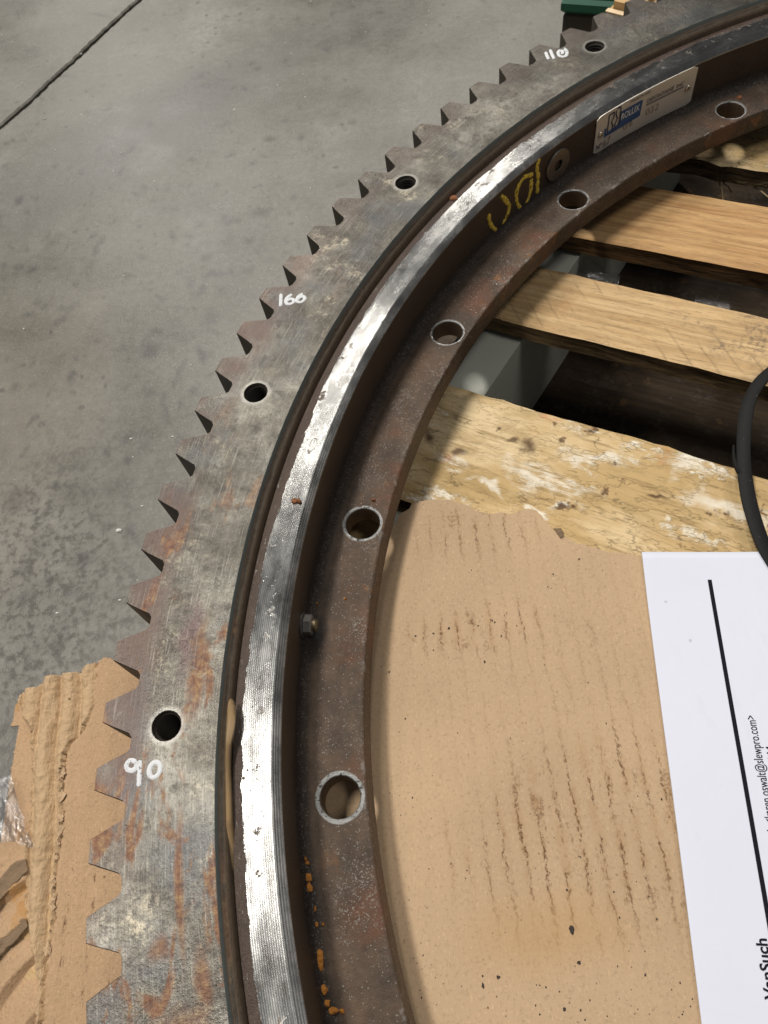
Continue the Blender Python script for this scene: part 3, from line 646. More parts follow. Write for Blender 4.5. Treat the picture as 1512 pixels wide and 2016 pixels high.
for side in (-1, 1):
    SS = ss_ if side < 0 else [0, .004, .05, .1, .2, .4, .8, 1.5, 4, 14]
    P = []
    for t in ts:
        e = joint(t, side*.0065, side*5.3)
        for s_ in SS: p = e+jn*side*s_; P.append((p.x, p.y, FZ-(.0035 if s_ == 0 else .0009 if s_ < .0045 and side < 0 else 0)))
    w_ = len(SS); nt_ = len(ts); F = []
    for i in range(nt_-1):
        for j in range(w_-1):
            q = (i*w_+j, i*w_+j+1, (i+1)*w_+j+1, (i+1)*w_+j); F.append(q if side > 0 else q[::-1])
    b0 = len(P); P += [(P[i*w_][0], P[i*w_][1], FZ-.02) for i in range(nt_)]
    F += [(i*w_, (i+1)*w_, b0+i+1, b0+i) for i in range(nt_-1)]
    o = child(mk('slab', P, F, M_floor, recalc=False), floor)
    a, b = floor_marks(P)
    for nm, vals in (('oil_stain', a), ('scuff', b)):
        at_ = o.data.attributes.new(nm, 'FLOAT', 'POINT'); at_.data.foreach_set('value', vals.astype(np.float32))
mb = MB(); a_, b_ = ja+jd*-14, ja+jd*14
mb.add([(a_.x-jn.x*.1, a_.y-jn.y*.1, FZ-.0195), (b_.x-jn.x*.1, b_.y-jn.y*.1, FZ-.0195), (b_.x+jn.x*.1, b_.y+jn.y*.1, FZ-.0195), (a_.x+jn.x*.1, a_.y+jn.y*.1, FZ-.0195)], [(0, 1, 2, 3)])
child(mk('joint_filler', mb.v, mb.f, plain('joint_dirt', (.045, .040, .033), .9, nscale=80, namp=.5), recalc=False), floor)

# ------------------------------------------------------------------ slewing ring
ZB = -.1335
ring = empty('slewing_ring', (0, 0, ZB))
tag(ring, 'large rusty steel slewing ring with outer gear teeth lying on a wooden pallet', 'gear ring')
rnd = random.Random(3)
prof = [(.9745, -1.475), (.9745, -1.24), (.9750, -1.15), (.9766, -1.06), (.9835, -.885), (.9915, -.690), (.9988, -.50), (1.0, -.465)]
outl = []
for k in range(122):
    c = 180-(k-90)*360/122
    jt = [(rnd.random()-.5)*.03 for _ in range(2)]
    pts = prof+[(r_, -d_) for r_, d_ in reversed(prof[1:])]
    for i, (r_, d_) in enumerate(pts): outl.append((r_, c+d_+(jt[0] if d_ < 0 else jt[1])*(abs(d_) < .9)))
outl.sort(key=lambda q: (q[1]) % 360)
OA = np.array([q[1] % 360 for q in outl]); OR = np.array([q[0] for q in outl])
loop = [(r_*math.cos(R(d_)), r_*math.sin(R(d_))) for r_, d_ in outl]
n = len(loop); ins = []
for i in range(n):
    p0 = Vector(loop[i-1]); p1 = Vector(loop[i]); p2 = Vector(loop[(i+1) % n])
    d1 = (p1-p0).normalized(); d2 = (p2-p1).normalized(); n1 = Vector((-d1.y, d1.x)); n2 = Vector((-d2.y, d2.x))
    m = n1+n2; m = m/max(.5, m.length_squared)*2 if m.length > .2 else n1
    k = .0011*(1+.5*noise.noise(Vector((p1.x*40, p1.y*40, 0))))
    ins.append((p1.x+m.x*k*.5*1.0+0, p1.y+m.y*k*.5*1.0))
HO = [(.94627*math.cos(pi-(.03715+k*.349066)), .94627*math.sin(pi-(.03715+k*.349066))) for k in range(18)]
inner_r = .9050
mb = MB(); NS = 720
holes = [circ(.0122, 0, 32, hx, hy) for hx, hy in HO]
def keep_gear(px, py):
    rr = math.hypot(px, py); aa = math.degrees(math.atan2(py, px)) % 360
    if rr < inner_r*math.cos(pi/NS)-1e-6: return False
    for hx, hy in HO:
        if (px-hx)**2+(py-hy)**2 < (.0122*math.cos(pi/32))**2: return False
    return rr < np.interp(aa, OA, OR, period=360)
cdt_face(mb, [ins, circ(inner_r, 0, NS)]+holes, 0.0, keep_gear)
mb.strip([[(x, y, 0.0) for x, y in ins], [(x, y, -.0010) for x, y in loop], [(x, y, ZB) for x, y in loop]])
ip = [(.9050, 0), (.9044, -.0010), (.9037, -.0042), (.9028, -.0060), (.9008, -.0078), (.8992, -.0098), (.8985, -.0130), (.8984, -.055), (.9030, -.056), (.9030, ZB)]
mb.strip([circ(r_, z_, NS) for r_, z_ in ip])
mb.strip([circ(.9030, ZB, NS), circ(.9735, ZB, NS)])
for hx, hy in HO:                               # tapped bores with thread ridges
    loops = [circ(.0122, 0, 32, hx, hy), circ(.0113, -.0016, 32, hx, hy)]
    z_ = -.0020
    for t in range(12):
        loops.append([(hx+.0113*math.cos(2*pi*i/32), hy+.0113*math.sin(2*pi*i/32), z_-.0034*i/32) for i in range(32)])
        loops.append([(hx+.0101*math.cos(2*pi*i/32), hy+.0101*math.sin(2*pi*i/32), z_-.0017-.0034*i/32) for i in range(32)])
        z_ -= .0034
    mb.strip(loops); b = len(mb.v); mb.v += loops[-1]; mb.f.append(tuple(range(b, b+32)))
child(mk('outer_ring', mb.weld().v, mb.f, M_gear, smooth=28, flat_up=True), ring)

# inner ring with its flange
HI = [(.82367*math.cos(pi-(-.02156+k*pi/10)), .82367*math.sin(pi-(-.02156+k*pi/10))) for k in range(20)]
mb = MB(); FT, FB = -.0780, -.1010
def keep_fl(r0, r1):
    def kf(px, py):
        rr = math.hypot(px, py)
        if not r0*math.cos(pi/NS)-1e-6 < rr < r1: return False
        return all((px-hx)**2+(py-hy)**2 > (.0178*math.cos(pi/40))**2 for hx, hy in HI)
    return kf
def keep_fb(px, py):
    rr = math.hypot(px, py)
    return .7985*math.cos(pi/NS)-1e-6 < rr < .8950 and all((px-hx)**2+(py-hy)**2 > (.0168*math.cos(pi/40))**2 for hx, hy in HI)
cdt_face(mb, [circ(.8460, FT, NS), circ(.8030, FT, NS)]+[circ(.0178, FT, 40, *h) for h in HI], FT, keep_fl(.8030, .8460))
cdt_face(mb, [circ(.8950, FB, NS), circ(.7985, FB, NS)]+[circ(.0168, FB, 40, *h) for h in HI], FB, keep_fb)
for h in HI: mb.strip([circ(.0178, FT, 40, *h), circ(.0172, FT-.0006, 40, *h), circ(.0168, FT-.0018, 40, *h), circ(.0168, FB, 40, *h)])
fp = [(.8460, FT)]+[(.8590-.013*math.cos(t)+0.0, FT+.013-.013*math.sin(t)) for t in []]
fil = [(.8460+.0128*math.sin(t), FT+.0128*(1-math.cos(t))) for t in [i*pi/2/7 for i in range(8)]]
ip = fil+[(.8590, -.0400), (.8590, -.0222), (.8592, -.0206), (.8648, -.0160), (.8656, -.0156), (.8840, -.0155), (.8915, -.0156), (.8952, -.0158), (.8966, -.0164), (.8972, -.0178), (.8972, -.0600), (.8950, -.0610), (.8950, FB)]
mb.strip([circ(r_, z_, NS) for r_, z_ in ip])
mb.strip([circ(.8030, FT, NS), circ(.8016, FT-.0008, NS), circ(.8004, FT-.0035, NS), circ(.7990, FB+.003, NS), circ(.7985, FB, NS)])
inner = child(mk('inner_ring', mb.weld().v, mb.f, M_inner, smooth=32, flat_up=True), ring)

# seal down in the gap, and the torn length that has sprung out
mb = MB(); mb.strip([circ(.8966, -.052, NS), circ(.8978, -.040, NS), circ(.8990, -.054, NS)])
child(mk('gap_seal', mb.v, mb.f, M_dark, recalc=False, smooth=60), ring)
tl = smooth_pts(D['seal'], 5); trr = smooth_pts(D['sealR'], 5); N_ = 60
def samp(p, t): q = t*(len(p)-1); i = min(int(q), len(p)-2); return p[i].lerp(p[i+1], q-i)
loops = []
for i in range(N_+1):
    t = i/N_; a, b = samp(tl, t), samp(trr, t); zz = -.004-.016*max(0, (t-.35))-.05*max(0, t-.8)+.0012*math.sin(t*9); m = (a+b)/2
    hgt = .0016
    loops.append([(a.x, a.y, zz-.004), (a.x, a.y, zz), (a.x*.7+b.x*.3, a.y*.7+b.y*.3, zz+hgt), (a.x*.35+b.x*.65, a.y*.35+b.y*.65, zz+hgt*.5), (b.x, b.y, zz-.0008), (b.x, b.y, zz-.004)])
mb = MB(); mb.strip(loops); mb.f.append(tuple(range(6))); mb.f.append(tuple(range(N_*6, N_*6+6)))
tag(child(mk('torn_seal', mb.v, mb.f, M_seal, smooth=50), ring), 'torn tan rubber seal strip sprung out of the gap')

# paint marks on the gear face
for key, wd in (('n90', .0038), ('n100', .0037), ('n110', .0041)):
    mb = MB()
    for i, s_ in enumerate(D[key]): stroke(mb, s_, wd, lambda u, v, h: (u, v, h), h=.00022, base=.0002+.0001*i, seed=i)
    tag(child(mk('painted_number', mb.v, mb.f, M_white, recalc=False, smooth=180), ring), 'white handwritten paint number ' + key[1:])
RW = .8590
def web(u, v, h): a = u/RW; return ((RW-h)*math.cos(a), (RW-h)*math.sin(a), v)
mb = MB()
for i, s_ in enumerate(D['y100']): stroke(mb, [(R(a)*RW, z_) for a, z_ in s_], .0062, web, h=.0003, base=.0005+.0001*i, jit=.35, seed=i+9)
tag(child(mk('painted_number', mb.v, mb.f, M_yellow, recalc=False, smooth=180), ring), 'flaked yellow painted number 100 on the inner wall')

# name plate riveted to the wall of the inner ring
PA0, PA1, PZ0, PZ1 = 122.5, 111.9, -.0715, -.0212
def plate_pt(s, t, h=0.0):
    a = R(PA0+(PA1-PA0)*s); rr = .8585-.0012-h; return (rr*math.cos(a), rr*math.sin(a), PZ0+(PZ1-PZ0)*t)
def rrect(n=6, cs=.02, ct=.065):
    p = []
    for cx, cy, a0 in ((1-cs, 1-ct, 0), (cs, 1-ct, 90), (cs, ct, 180), (1-cs, ct, 270)):
        for i in range(n+1): p.append((cx+cs*math.cos(R(a0+90*i/n)), cy+ct*math.sin(R(a0+90*i/n))))
    return p
mb = MB(); M_ = 24
for h0, flip in ((0, 0), (-.0010, 1)):
    b = len(mb.v)
    for i in range(M_+1):
        s = i/M_
        lo = 0.0; e = min(s, 1-s)
        if e < .02: lo = .065*(1-math.sqrt(max(0, 1-((.02-e)/.02)**2)))
        mb.v += [plate_pt(s, lo, h0), plate_pt(s, 1-lo, h0)]
    for i in range(M_): mb.f.append((b+2*i, b+2*i+2, b+2*i+3, b+2*i+1))
nv = 2*(M_+1)
for i in range(M_):
    for q in (0, 1): mb.f.append((2*i+q, 2*i+2+q, nv+2*i+2+q, nv+2*i+q))
mb.f += [(0, 1, nv+1, nv), (nv-2, nv-1, 2*nv-1, 2*nv-2)]
plate = child(mk('name_plate', mb.v, mb.f, M_plate, smooth=30), ring)
tag(plate, 'silver metal name plate with blue printed logo riveted to the inner wall')
for s, t in ((.055, .50), (.935, .50)):
    mb = MB(); loops = []
    for rr, hh in ((.0042, 0), (.0042, .0008), (.0036, .0018), (.0024, .0022), (.0016, .0021), (.0013, .0006)):
        loops.append([plate_pt(s+rr*math.cos(t_)/.1585, t+rr*math.sin(t_)/.0503, hh) for t_ in [2*pi*i/16 for i in range(16)]])
    mb.strip(loops); b = len(mb.v); mb.v += loops[-1]; mb.f.append(tuple(range(b, b+16)))
    mk('rivet', mb.v, mb.f, M_rivet, plate, smooth=40)
def pl(h): return lambda s, t: plate_pt(s, t, h)
mb = MB()
def quadp(mb, pts, h): mb.add([plate_pt(s, t, h) for s, t in pts], [tuple(range(len(pts)))])
quadp(mb, [(.255, .50), (.47, .50), (.475, .80), (.255, .80)], .0003)
quadp(mb, [(.095, .34), (.47, .38), (.47, .502), (.255, .502), (.115, .43), (.115, .58), (.095, .58)], .00035)
mk('logo_banner', mb.v, mb.f, M_blue, plate, recalc=False)
mb = MB(); fit_text(mb, 'ROLLIX', .262, .448, .565, pl(.0007), height=.17, bold=.012)
mk('logo_lettering', mb.v, mb.f, plain('plate_white_print', (.75, .74, .70), .5), plate, recalc=False)
mb = MB()
def lineseg(mb, p, q, wd, h):
    asp = .1585/.0503; dx, dy = (q[0]-p[0])*asp, q[1]-p[1]; L = math.hypot(dx, dy); nx, ny = -dy/L*wd/2/asp, dx/L*wd/2
    ex, ey = dx/L*wd*.3/asp, dy/L*wd*.3
    quadp(mb, [(p[0]-ex+nx, p[1]-ey+ny), (p[0]-ex-nx, p[1]-ey-ny), (q[0]+ex-nx, q[1]+ey-ny), (q[0]+ex+nx, q[1]+ey+ny)], h)
lg = [[(.128, .42), (.128, .90), (.180, .90), (.180, .78), (.160, .66), (.178, .56), (.178, .44)], [(.202, .90), (.202, .80), (.222, .68), (.202, .56), (.202, .42), (.228, .42), (.245, .52), (.245, .90), (.238, .955), (.205, .955)]]
for ln in lg:
    for i in range(len(ln)-1): lineseg(mb, ln[i], ln[i+1], .032, .0006+.00004*i)
fit_text(mb, 'MADE IN USA', .345, .545, .885, pl(.0004), height=.065)
fit_text(mb, 'DEFONTAINE  INC', .525, .885, .635, pl(.0004), height=.105)
lineseg(mb, (.522, .585), (.89, .585), .022, .0004)
fit_text(mb, 'N\u00b0', .025, .085, .10, pl(.0004), height=.14, bold=.01)
mk('plate_print', mb.v, mb.f, M_navy, plate, recalc=False)
mb = MB()
for body, s0, s1, t0, hh in (('67', .10, .175, .08, .22), ('04', .30, .40, .22, .16), ('032', .53, .66, .29, .18)):
    fit_text(mb, body, s0, s1, t0, pl(.0007), height=hh)
mk('stamped_digits', mb.v, mb.f, plain('stamped_plate_metal', (.66, .62, .55), .25, .8), plate, recalc=False)

# screw plug with a socket, and the hex grease fitting
def lathe_web(prof, ang, zc, n=32, hexa=None):
    loops = []
    for rr, hh in prof:
        loops.append([web(R(ang)*RW+rr*math.cos(2*pi*i/n), zc+rr*math.sin(2*pi*i/n), hh) for i in range(n)])
    mb = MB(); mb.strip(loops); b = len(mb.v); mb.v += loops[-1]; mb.f.append(tuple(range(b, b+n))); return mb
mb = lathe_web([(.0205, .0004), (.0205, .0018), (.0195, .0030), (.0072, .0030), (.0066, .0024), (.0066, -.006)], 126.78, -.0490)
plug = child(mk('screw_plug', mb.v, mb.f, M_plug, smooth=35), ring)
mb = lathe_web([(.0064, .0024), (.0064, -.0055)], 126.78, -.0490, 6)
mk('hex_socket', mb.v, mb.f, M_dark, plug)
ga, gz = 171.15, -.0640
mb = lathe_web([(.0125, .0002), (.0125, .0016), (.0118, .0022), (.006, .0022)], ga, gz, 24)
fit_ = child(mk('grease_fitting', mb.v, mb.f, M_bolt, smooth=35), ring)
mb = MB(); hx = []
for rr, hh in ((.0096, .0020), (.0098, .0026), (.0098, .0088), (.0090, .0096), (.0058, .0097)):
    hx.append([web(R(ga)*RW+rr*math.cos(pi/6+pi/3*i), gz+rr*math.sin(pi/6+pi/3*i), hh) for i in range(6)])
mb.strip(hx); b = len(mb.v); mb.v += hx[-1]; mb.f.append(tuple(range(b, b+6)))
mk('hex_head', mb.v, mb.f, plain('hex_head_steel', (.30, .29, .27), .45, .8, 90, .2, .15), fit_)
mb = lathe_web([(.0058, .0090), (.0058, .0128), (.0045, .0142), (.002, .0146)], ga, gz, 20)
mk('fitting_tip', mb.v, mb.f, M_brass, fit_, smooth=40)

# crusts of orange rust along the fillet
def blob(x, y, z, rx, ry, hz, seed, up=Vector((0, 0, 1)), n=9):
    rd = random.Random(seed); mb = MB(); loops = []
    js = [1+(rd.random()-.5)*.55 for _ in range(n)]
    for k, hh in ((1.0, -.2), (.92, .55), (.55, 1.0)):
        loops.append([(x+rx*k*js[i]*math.cos(2*pi*i/n), y+ry*k*js[i]*math.sin(2*pi*i/n), z+hz*hh*(1+(rd.random()-.5)*.4)) for i in range(n)])
    mb.strip(loops); mb.f.append(tuple(range(2*n, 3*n))); return mb
osz = [(.0030, .0030), (.0050, .0055), (.0038, .0062), (.0042, .0120), (.0045, .0060), (.0040, .0045), (.0070, .0045), (.0035, .003), (.002, .0025), (.0017, .002), (.0022, .003), (.0014, .0035), (.0022, .0022), (.0020, .0020)]
def surf_z(r_):
    if r_ < .8460: return FT
    s = min(1, (r_-.8460)/.0128); return FT+.0128*(1-math.sqrt(max(0, 1-s*s)))
for i, ((x, y), (sx, sy)) in enumerate(zip(D['orange'], osz)):
    rr = math.hypot(x, y); mb = blob(x, y, surf_z(rr), sx*.62, sy*.62, .0016, i+50)
    child(mk('rust_crust', mb.v, mb.f, M_rust, smooth=60), ring)

# ------------------------------------------------------------------ pallet
bd = Vector((.868, -.497)).normalized(); bn = Vector((-bd.y, bd.x))     # along the boards / across them
PT = -.1400
pallet = empty('pallet', (-.2, .2, FZ)); tag(pallet, 'rough wooden pallet of mismatched boards under the ring', 'pallet')
def board(name, p0, width, length, zt, th, mat, seed, wane=.004, lab=None, rot=None, taper=0.0, nx=120, ny=14):
    """board whose back-left corner is p0; its own x axis runs along the grain"""
    d = bd if rot is None else Vector((math.cos(rot), math.sin(rot))); ang = math.atan2(d.y, d.x)
    verts = []; faces = []
    def edge(x, s): return wane*(noise.noise(Vector((x*7, s*9.1, seed)))+.45*noise.noise(Vector((x*33, s*5, seed+2)))+.25*noise.noise(Vector((x*120, s*5, seed+4))))
    for lev in range(3):
        for i in range(nx+1):
            x = length*i/nx
            y0 = -width-taper*(x/length)+edge(x, 1)+(0, .0, wane*.6)[lev]*noise.noise(Vector((x*20, 3, seed+lev))); y1 = edge(x, 2)
            for j in range(ny+1):
                y = y0+(y1-y0)*j/ny
                if lev == 0: z = .0022*noise.noise(Vector((x*3, y*8, seed)))*1.0+.0006*noise.noise(Vector((x*30, y*60, seed)))-(.0016 if j in (0, ny) else 0)
                else: z = -th
                xx = x+(.004*noise.noise(Vector((y*30, seed, 7))) if i in (0, nx) else 0)
                verts.append((xx*U, y*U, z*U))
        if lev == 1: break
    w_ = ny+1; o2 = (nx+1)*w_
    for i in range(nx):
        for j in range(ny):
            a = i*w_+j; faces.append((a, a+w_, a+w_+1, a+1)); faces.append((o2+a, o2+a+1, o2+a+w_+1, o2+a+w_))
    # sides, in three bands so the sawn edge is uneven
    rimv = [i*w_ for i in range(nx+1)]+[nx*w_+j for j in range(1, ny+1)]+[i*w_+ny for i in range(nx-1, -1, -1)]+[j for j in range(ny-1, 0, -1)]
    nr = len(rimv); prev = rimv; 
    for band in (1, 2):
        new = []
        for q, iv in enumerate(rimv):
            t = band/3; v0 = verts[iv]; v1 = verts[iv+o2]
            k = .0022*U*noise.noise(Vector((v0[0]/U*40, v0[1]/U*40, band*7+seed)))+.0012*U*noise.noise(Vector((v0[0]/U*160, v0[1]/U*160, band*7+seed)))
            yy = v0[1]+(v1[1]-v0[1])*t
            sgn = 0
            if iv % w_ == 0: sgn = -1
            elif iv % w_ == ny: sgn = 1
            new.append(len(verts)); verts.append((v0[0], yy+sgn*(k-.0008*U), v0[2]+(v1[2]-v0[2])*t))
        for q in range(nr): faces.append((prev[q], new[q], new[(q+1) % nr], prev[(q+1) % nr]))
        prev = new
    low = [iv+o2 for iv in rimv]
    for q in range(nr): faces.append((prev[q], low[q], low[(q+1) % nr], prev[(q+1) % nr]))
    o = mk(name, verts, faces, mat, smooth=38, local=True)
    o.location = (p0[0]*U, p0[1]*U, zt*U); o.rotation_euler = (0, 0, ang)
    o.parent = pallet; o.matrix_parent_inverse = Matrix.Translation(pallet.location).inverted()
    if lab: o['label'] = lab
    return o
def endx(y0): return -.745+(y0-.58)*.57
def start(p, d=bd):                            # slide a board's back-left corner along the grain to the pallet end line
    x, y = p
    for _ in range(40):
        t = (endx(y)-x)/d.x; x, y = x+d.x*t*.5, y+d.y*t*.5
    return (x, y)
r3 = math.atan2(.3647-.5223, -.3664+.6361); r2b = math.atan2(.6607-.7381, -.2430+.3857)
def fr(p, q): return math.atan2(q[1]-p[1], q[0]-p[0])
def deck(back0, back1, width, mat, seed, lab, wane=.004, taper=0.0, th=.026, zt=PT):
    a = fr(back0, back1); d = Vector((math.cos(a), math.sin(a))); p = start(back0, d)
    return board('deck_board', p, width, 1.75, zt, th, mat, seed, wane, lab, a, taper)
deck((-.2276, .8600), (-.1000, .7900), .115, M_bark, 11, 'barky dark-edged deck board', .012)
deck((-.3857, .7381), (-.2430, .6607), .1175, M_oak, 12, 'clean orange oak deck board', .0025)
deck((-.5472, .6165), (-.3013, .4776), .0985, M_pale, 13, 'pale sawn deck board with saw marks', .0030)
spb = deck((-.6799, .4457), (-.3696, .2637), .165, M_bark, 14, 'yellow spalted deck board with flaking white patches', .0065, th=.030)
def loc_on(b, x, y):
    c, s = math.cos(b.rotation_euler.z), math.sin(b.rotation_euler.z); dx, dy = x-b.location.x/U, y-b.location.y/U
    return (dx*c+dy*s, -dx*s+dy*c)
spb.data.materials[0] = mat_wood('spalted_board_wood', (.42, .29, .12), (.56, .42, .20), (.06, .045, .025), 2, 3,
    [(*loc_on(spb, x, y), rx, ry) for x, y, rx, ry in ((-.5418, .3217, .030, .011), (-.6044, .3117, .022, .014), (-.5871, .2861, .042, .012), (-.4415, .2891, .024, .014), (-.4202, .2357, .045, .014), (-.6956, .3432, .020, .012), (-.66, .30, .016, .006))],
    [(*loc_on(spb, x, y), rx, ry) for x, y, rx, ry in ((-.6048, .3422, .009, .007), (-.6177, .3499, .007, .005), (-.6835, .3482, .013, .007), (-.71, .375, .014, .012), (-.64, .372, .004, .003), (-.48, .262, .014, .004))])
deck((-.76, .265), (-.45, .085), .15, M_pale, 15, None, .004, zt=PT-.002)
deck((-.85, .115), (-.54, -.065), .15, M_oak, 16, None, .004, zt=PT-.002)
deck((-.94, -.06), (-.63, -.24), .15, M_pale, 17, None, .004, zt=PT-.002)
sdir = Vector((.60, .80)).normalized(); sn = Vector((-sdir.y, sdir.x))
for k in range(3):
    c0 = Vector((-.668, .472))+bd*k*.72 - sdir*1.05
    mb = MB(); 
    q = [c0+sn*.038, c0-sn*.038, c0-sn*.038+sdir*1.75, c0+sn*.038+sdir*1.75]
    zt, zb = PT-.0325, FZ+.030
    mb.add([(p.x, p.y, zb) for p in q]+[(p.x, p.y, zt) for p in q], [(0, 1, 2, 3), (7, 6, 5, 4), (0, 4, 5, 1), (1, 5, 6, 2), (2, 6, 7, 3), (3, 7, 4, 0)])
    child(mk('stringer', mb.v, mb.f, M_stringer), pallet)
for k, (px, py) in enumerate(((-.608, .682), (-.46, .905), (-.72, .36), (-.86, .10), (-.25, 1.08))):  # bottom boards, some added over the floor to keep the gaps dark
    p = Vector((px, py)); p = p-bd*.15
    board('shade_bottom_board', (p.x, p.y), (.2, .275, .13, .13, .2)[k], 1.6, FZ+.0295, .026, M_bottom_shade, 30+k, .004)
# splinters torn from the barky board
rd = random.Random(5)
def fibre(p0, p1, z0, z1, wd, sag, seed):
    rr = random.Random(seed); P = []
    for i in range(9):
        t = i/8; P.append(Vector((p0[0]+(p1[0]-p0[0])*t+(rr.random()-.5)*.004, p0[1]+(p1[1]-p0[1])*t+(rr.random()-.5)*.004, z0+(z1-z0)*t-sag*math.sin(pi*t))))
    mb = MB(); loops = [[(p.x+wd*(1-.7*i/8)*math.cos(a), p.y+wd*(1-.7*i/8)*math.sin(a), p.z+wd*.6*math.sin(a*2+1)) for a in (0, 2.1, 4.2)] for i, p in enumerate(P)]
    mb.strip(loops); mb.f += [(0, 1, 2), tuple(range(24, 27))]; return mb
for i, (p0, p1, z0, z1) in enumerate((((-.272, .775), (-.262, .700), -.155, -.20), ((-.255, .772), (-.205, .700), -.150, -.175), ((-.262, .777), (-.222, .735), -.152, -.160), ((-.268, .776), (-.250, .742), -.158, -.185), ((-.25, .768), (-.215, .744), -.155, -.158))):
    mb = fibre(p0, p1, z0, z1, .0016, .006, i); child(mk('splinter', mb.v, mb.f, M_fibre), pallet)

# ------------------------------------------------------------------ flat cardboard inside the ring
CT = -.1250
def jag(pts, amp, seed, step=.0022):
    out = []
    for i in range(len(pts)-1):
        a, b = Vector(pts[i]), Vector(pts[i+1]); L = (b-a).length; m = max(1, int(L/step))
        for k in range(m):
            p = a.lerp(b, k/m); q = Vector((-(b-a).y, (b-a).x)).normalized()
            out.append(p+q*amp*(noise.noise(Vector((p.x*160, p.y*160, seed)))+.6*noise.noise(Vector((p.x*480, p.y*480, seed+3)))))
    out.append(Vector(pts[-1])); return out
torn = jag(smooth_pts([(-.862, .190), (-.82, .226)]+D['torn']+[(-.47, .178), (-.40, .15), (-.30, .12)], 4), .0012, 2)
poly = [(p.x, p.y) for p in torn]+[(-.22, .10), (-.18, -.40), (-.60, -.46), (-.76, -.44), (-.875, -.15), (-.884, .10)]
nt = len(torn); NP = len(poly)
mb = MB()
lift = [0.0]*NP
top = [(x, y, CT) for x, y in poly]
sk = [(x, y-.0016 if i < nt else y, CT-.0016) for i, (x, y) in enumerate(poly)]
bot = [(x, y-.003 if i < nt else y, CT-.0100) for i, (x, y) in enumerate(poly)]
mb.strip([top, sk, bot]); mb.f.append(tuple(range(NP)))
card = mk('cardboard_sheet', mb.v, mb.f, M_card)
tag(card, 'flat brown cardboard sheet with rust streaks and torn top edge inside the ring', 'cardboard', 'cardboard sheets under the ring')
mb = MB(); fx, fy = -.590, .2225
P_ = [(-.5990, .2290), (-.5920, .2265), (-.5900, .2200), (-.5940, .2170)]
mb.add([(x, y, CT+.001+.0035*(i in (1, 2))) for i, (x, y) in enumerate(P_)]+[(x, y, CT+.0002+.0035*(i in (1, 2))) for i, (x, y) in enumerate(P_)], [(0, 1, 2, 3), (7, 6, 5, 4), (0, 4, 5, 1), (1, 5, 6, 2), (2, 6, 7, 3), (3, 7, 4, 0)])
mk('torn_flap', mb.v, mb.f, M_stripd, card)
# loose dark grit on it
mb = MB(); rd = random.Random(9)
csz = [.0055, .0042, .0040, .0032, .0018, .0036, .0012, .0010, .0014, .0014, .0012, .0012, .0012, .0040, .0022, .0024, .0030, .0030, .0020, .0024, .0018, .0020, .0024, .0012, .0012, .0012, .0010, .0010, .0010, .0010]
for i, ((x, y), s) in enumerate(zip(D['chips_card'], csz)):
    b = blob(x, y, CT, s*.36, s*(.34 if i % 3 else .62), s*.16, i, n=13); mb.add(b.v, b.f)
for i in range(110):
    x = -.78+rd.random()**1.4*.24; y = -.19+rd.random()**1.7*.44
    if y > .20: continue
    s = .0004+.0006*rd.random()**2; b = blob(x, y, CT, s, s*1.3, s*.5, 200+i, n=5); mb.add(b.v, b.f)
tag(mk('grit', mb.v, mb.f, M_chip), 'tiny dark crumbs of grit scattered over the cardboard inside the ring', 'grit', kind='stuff')

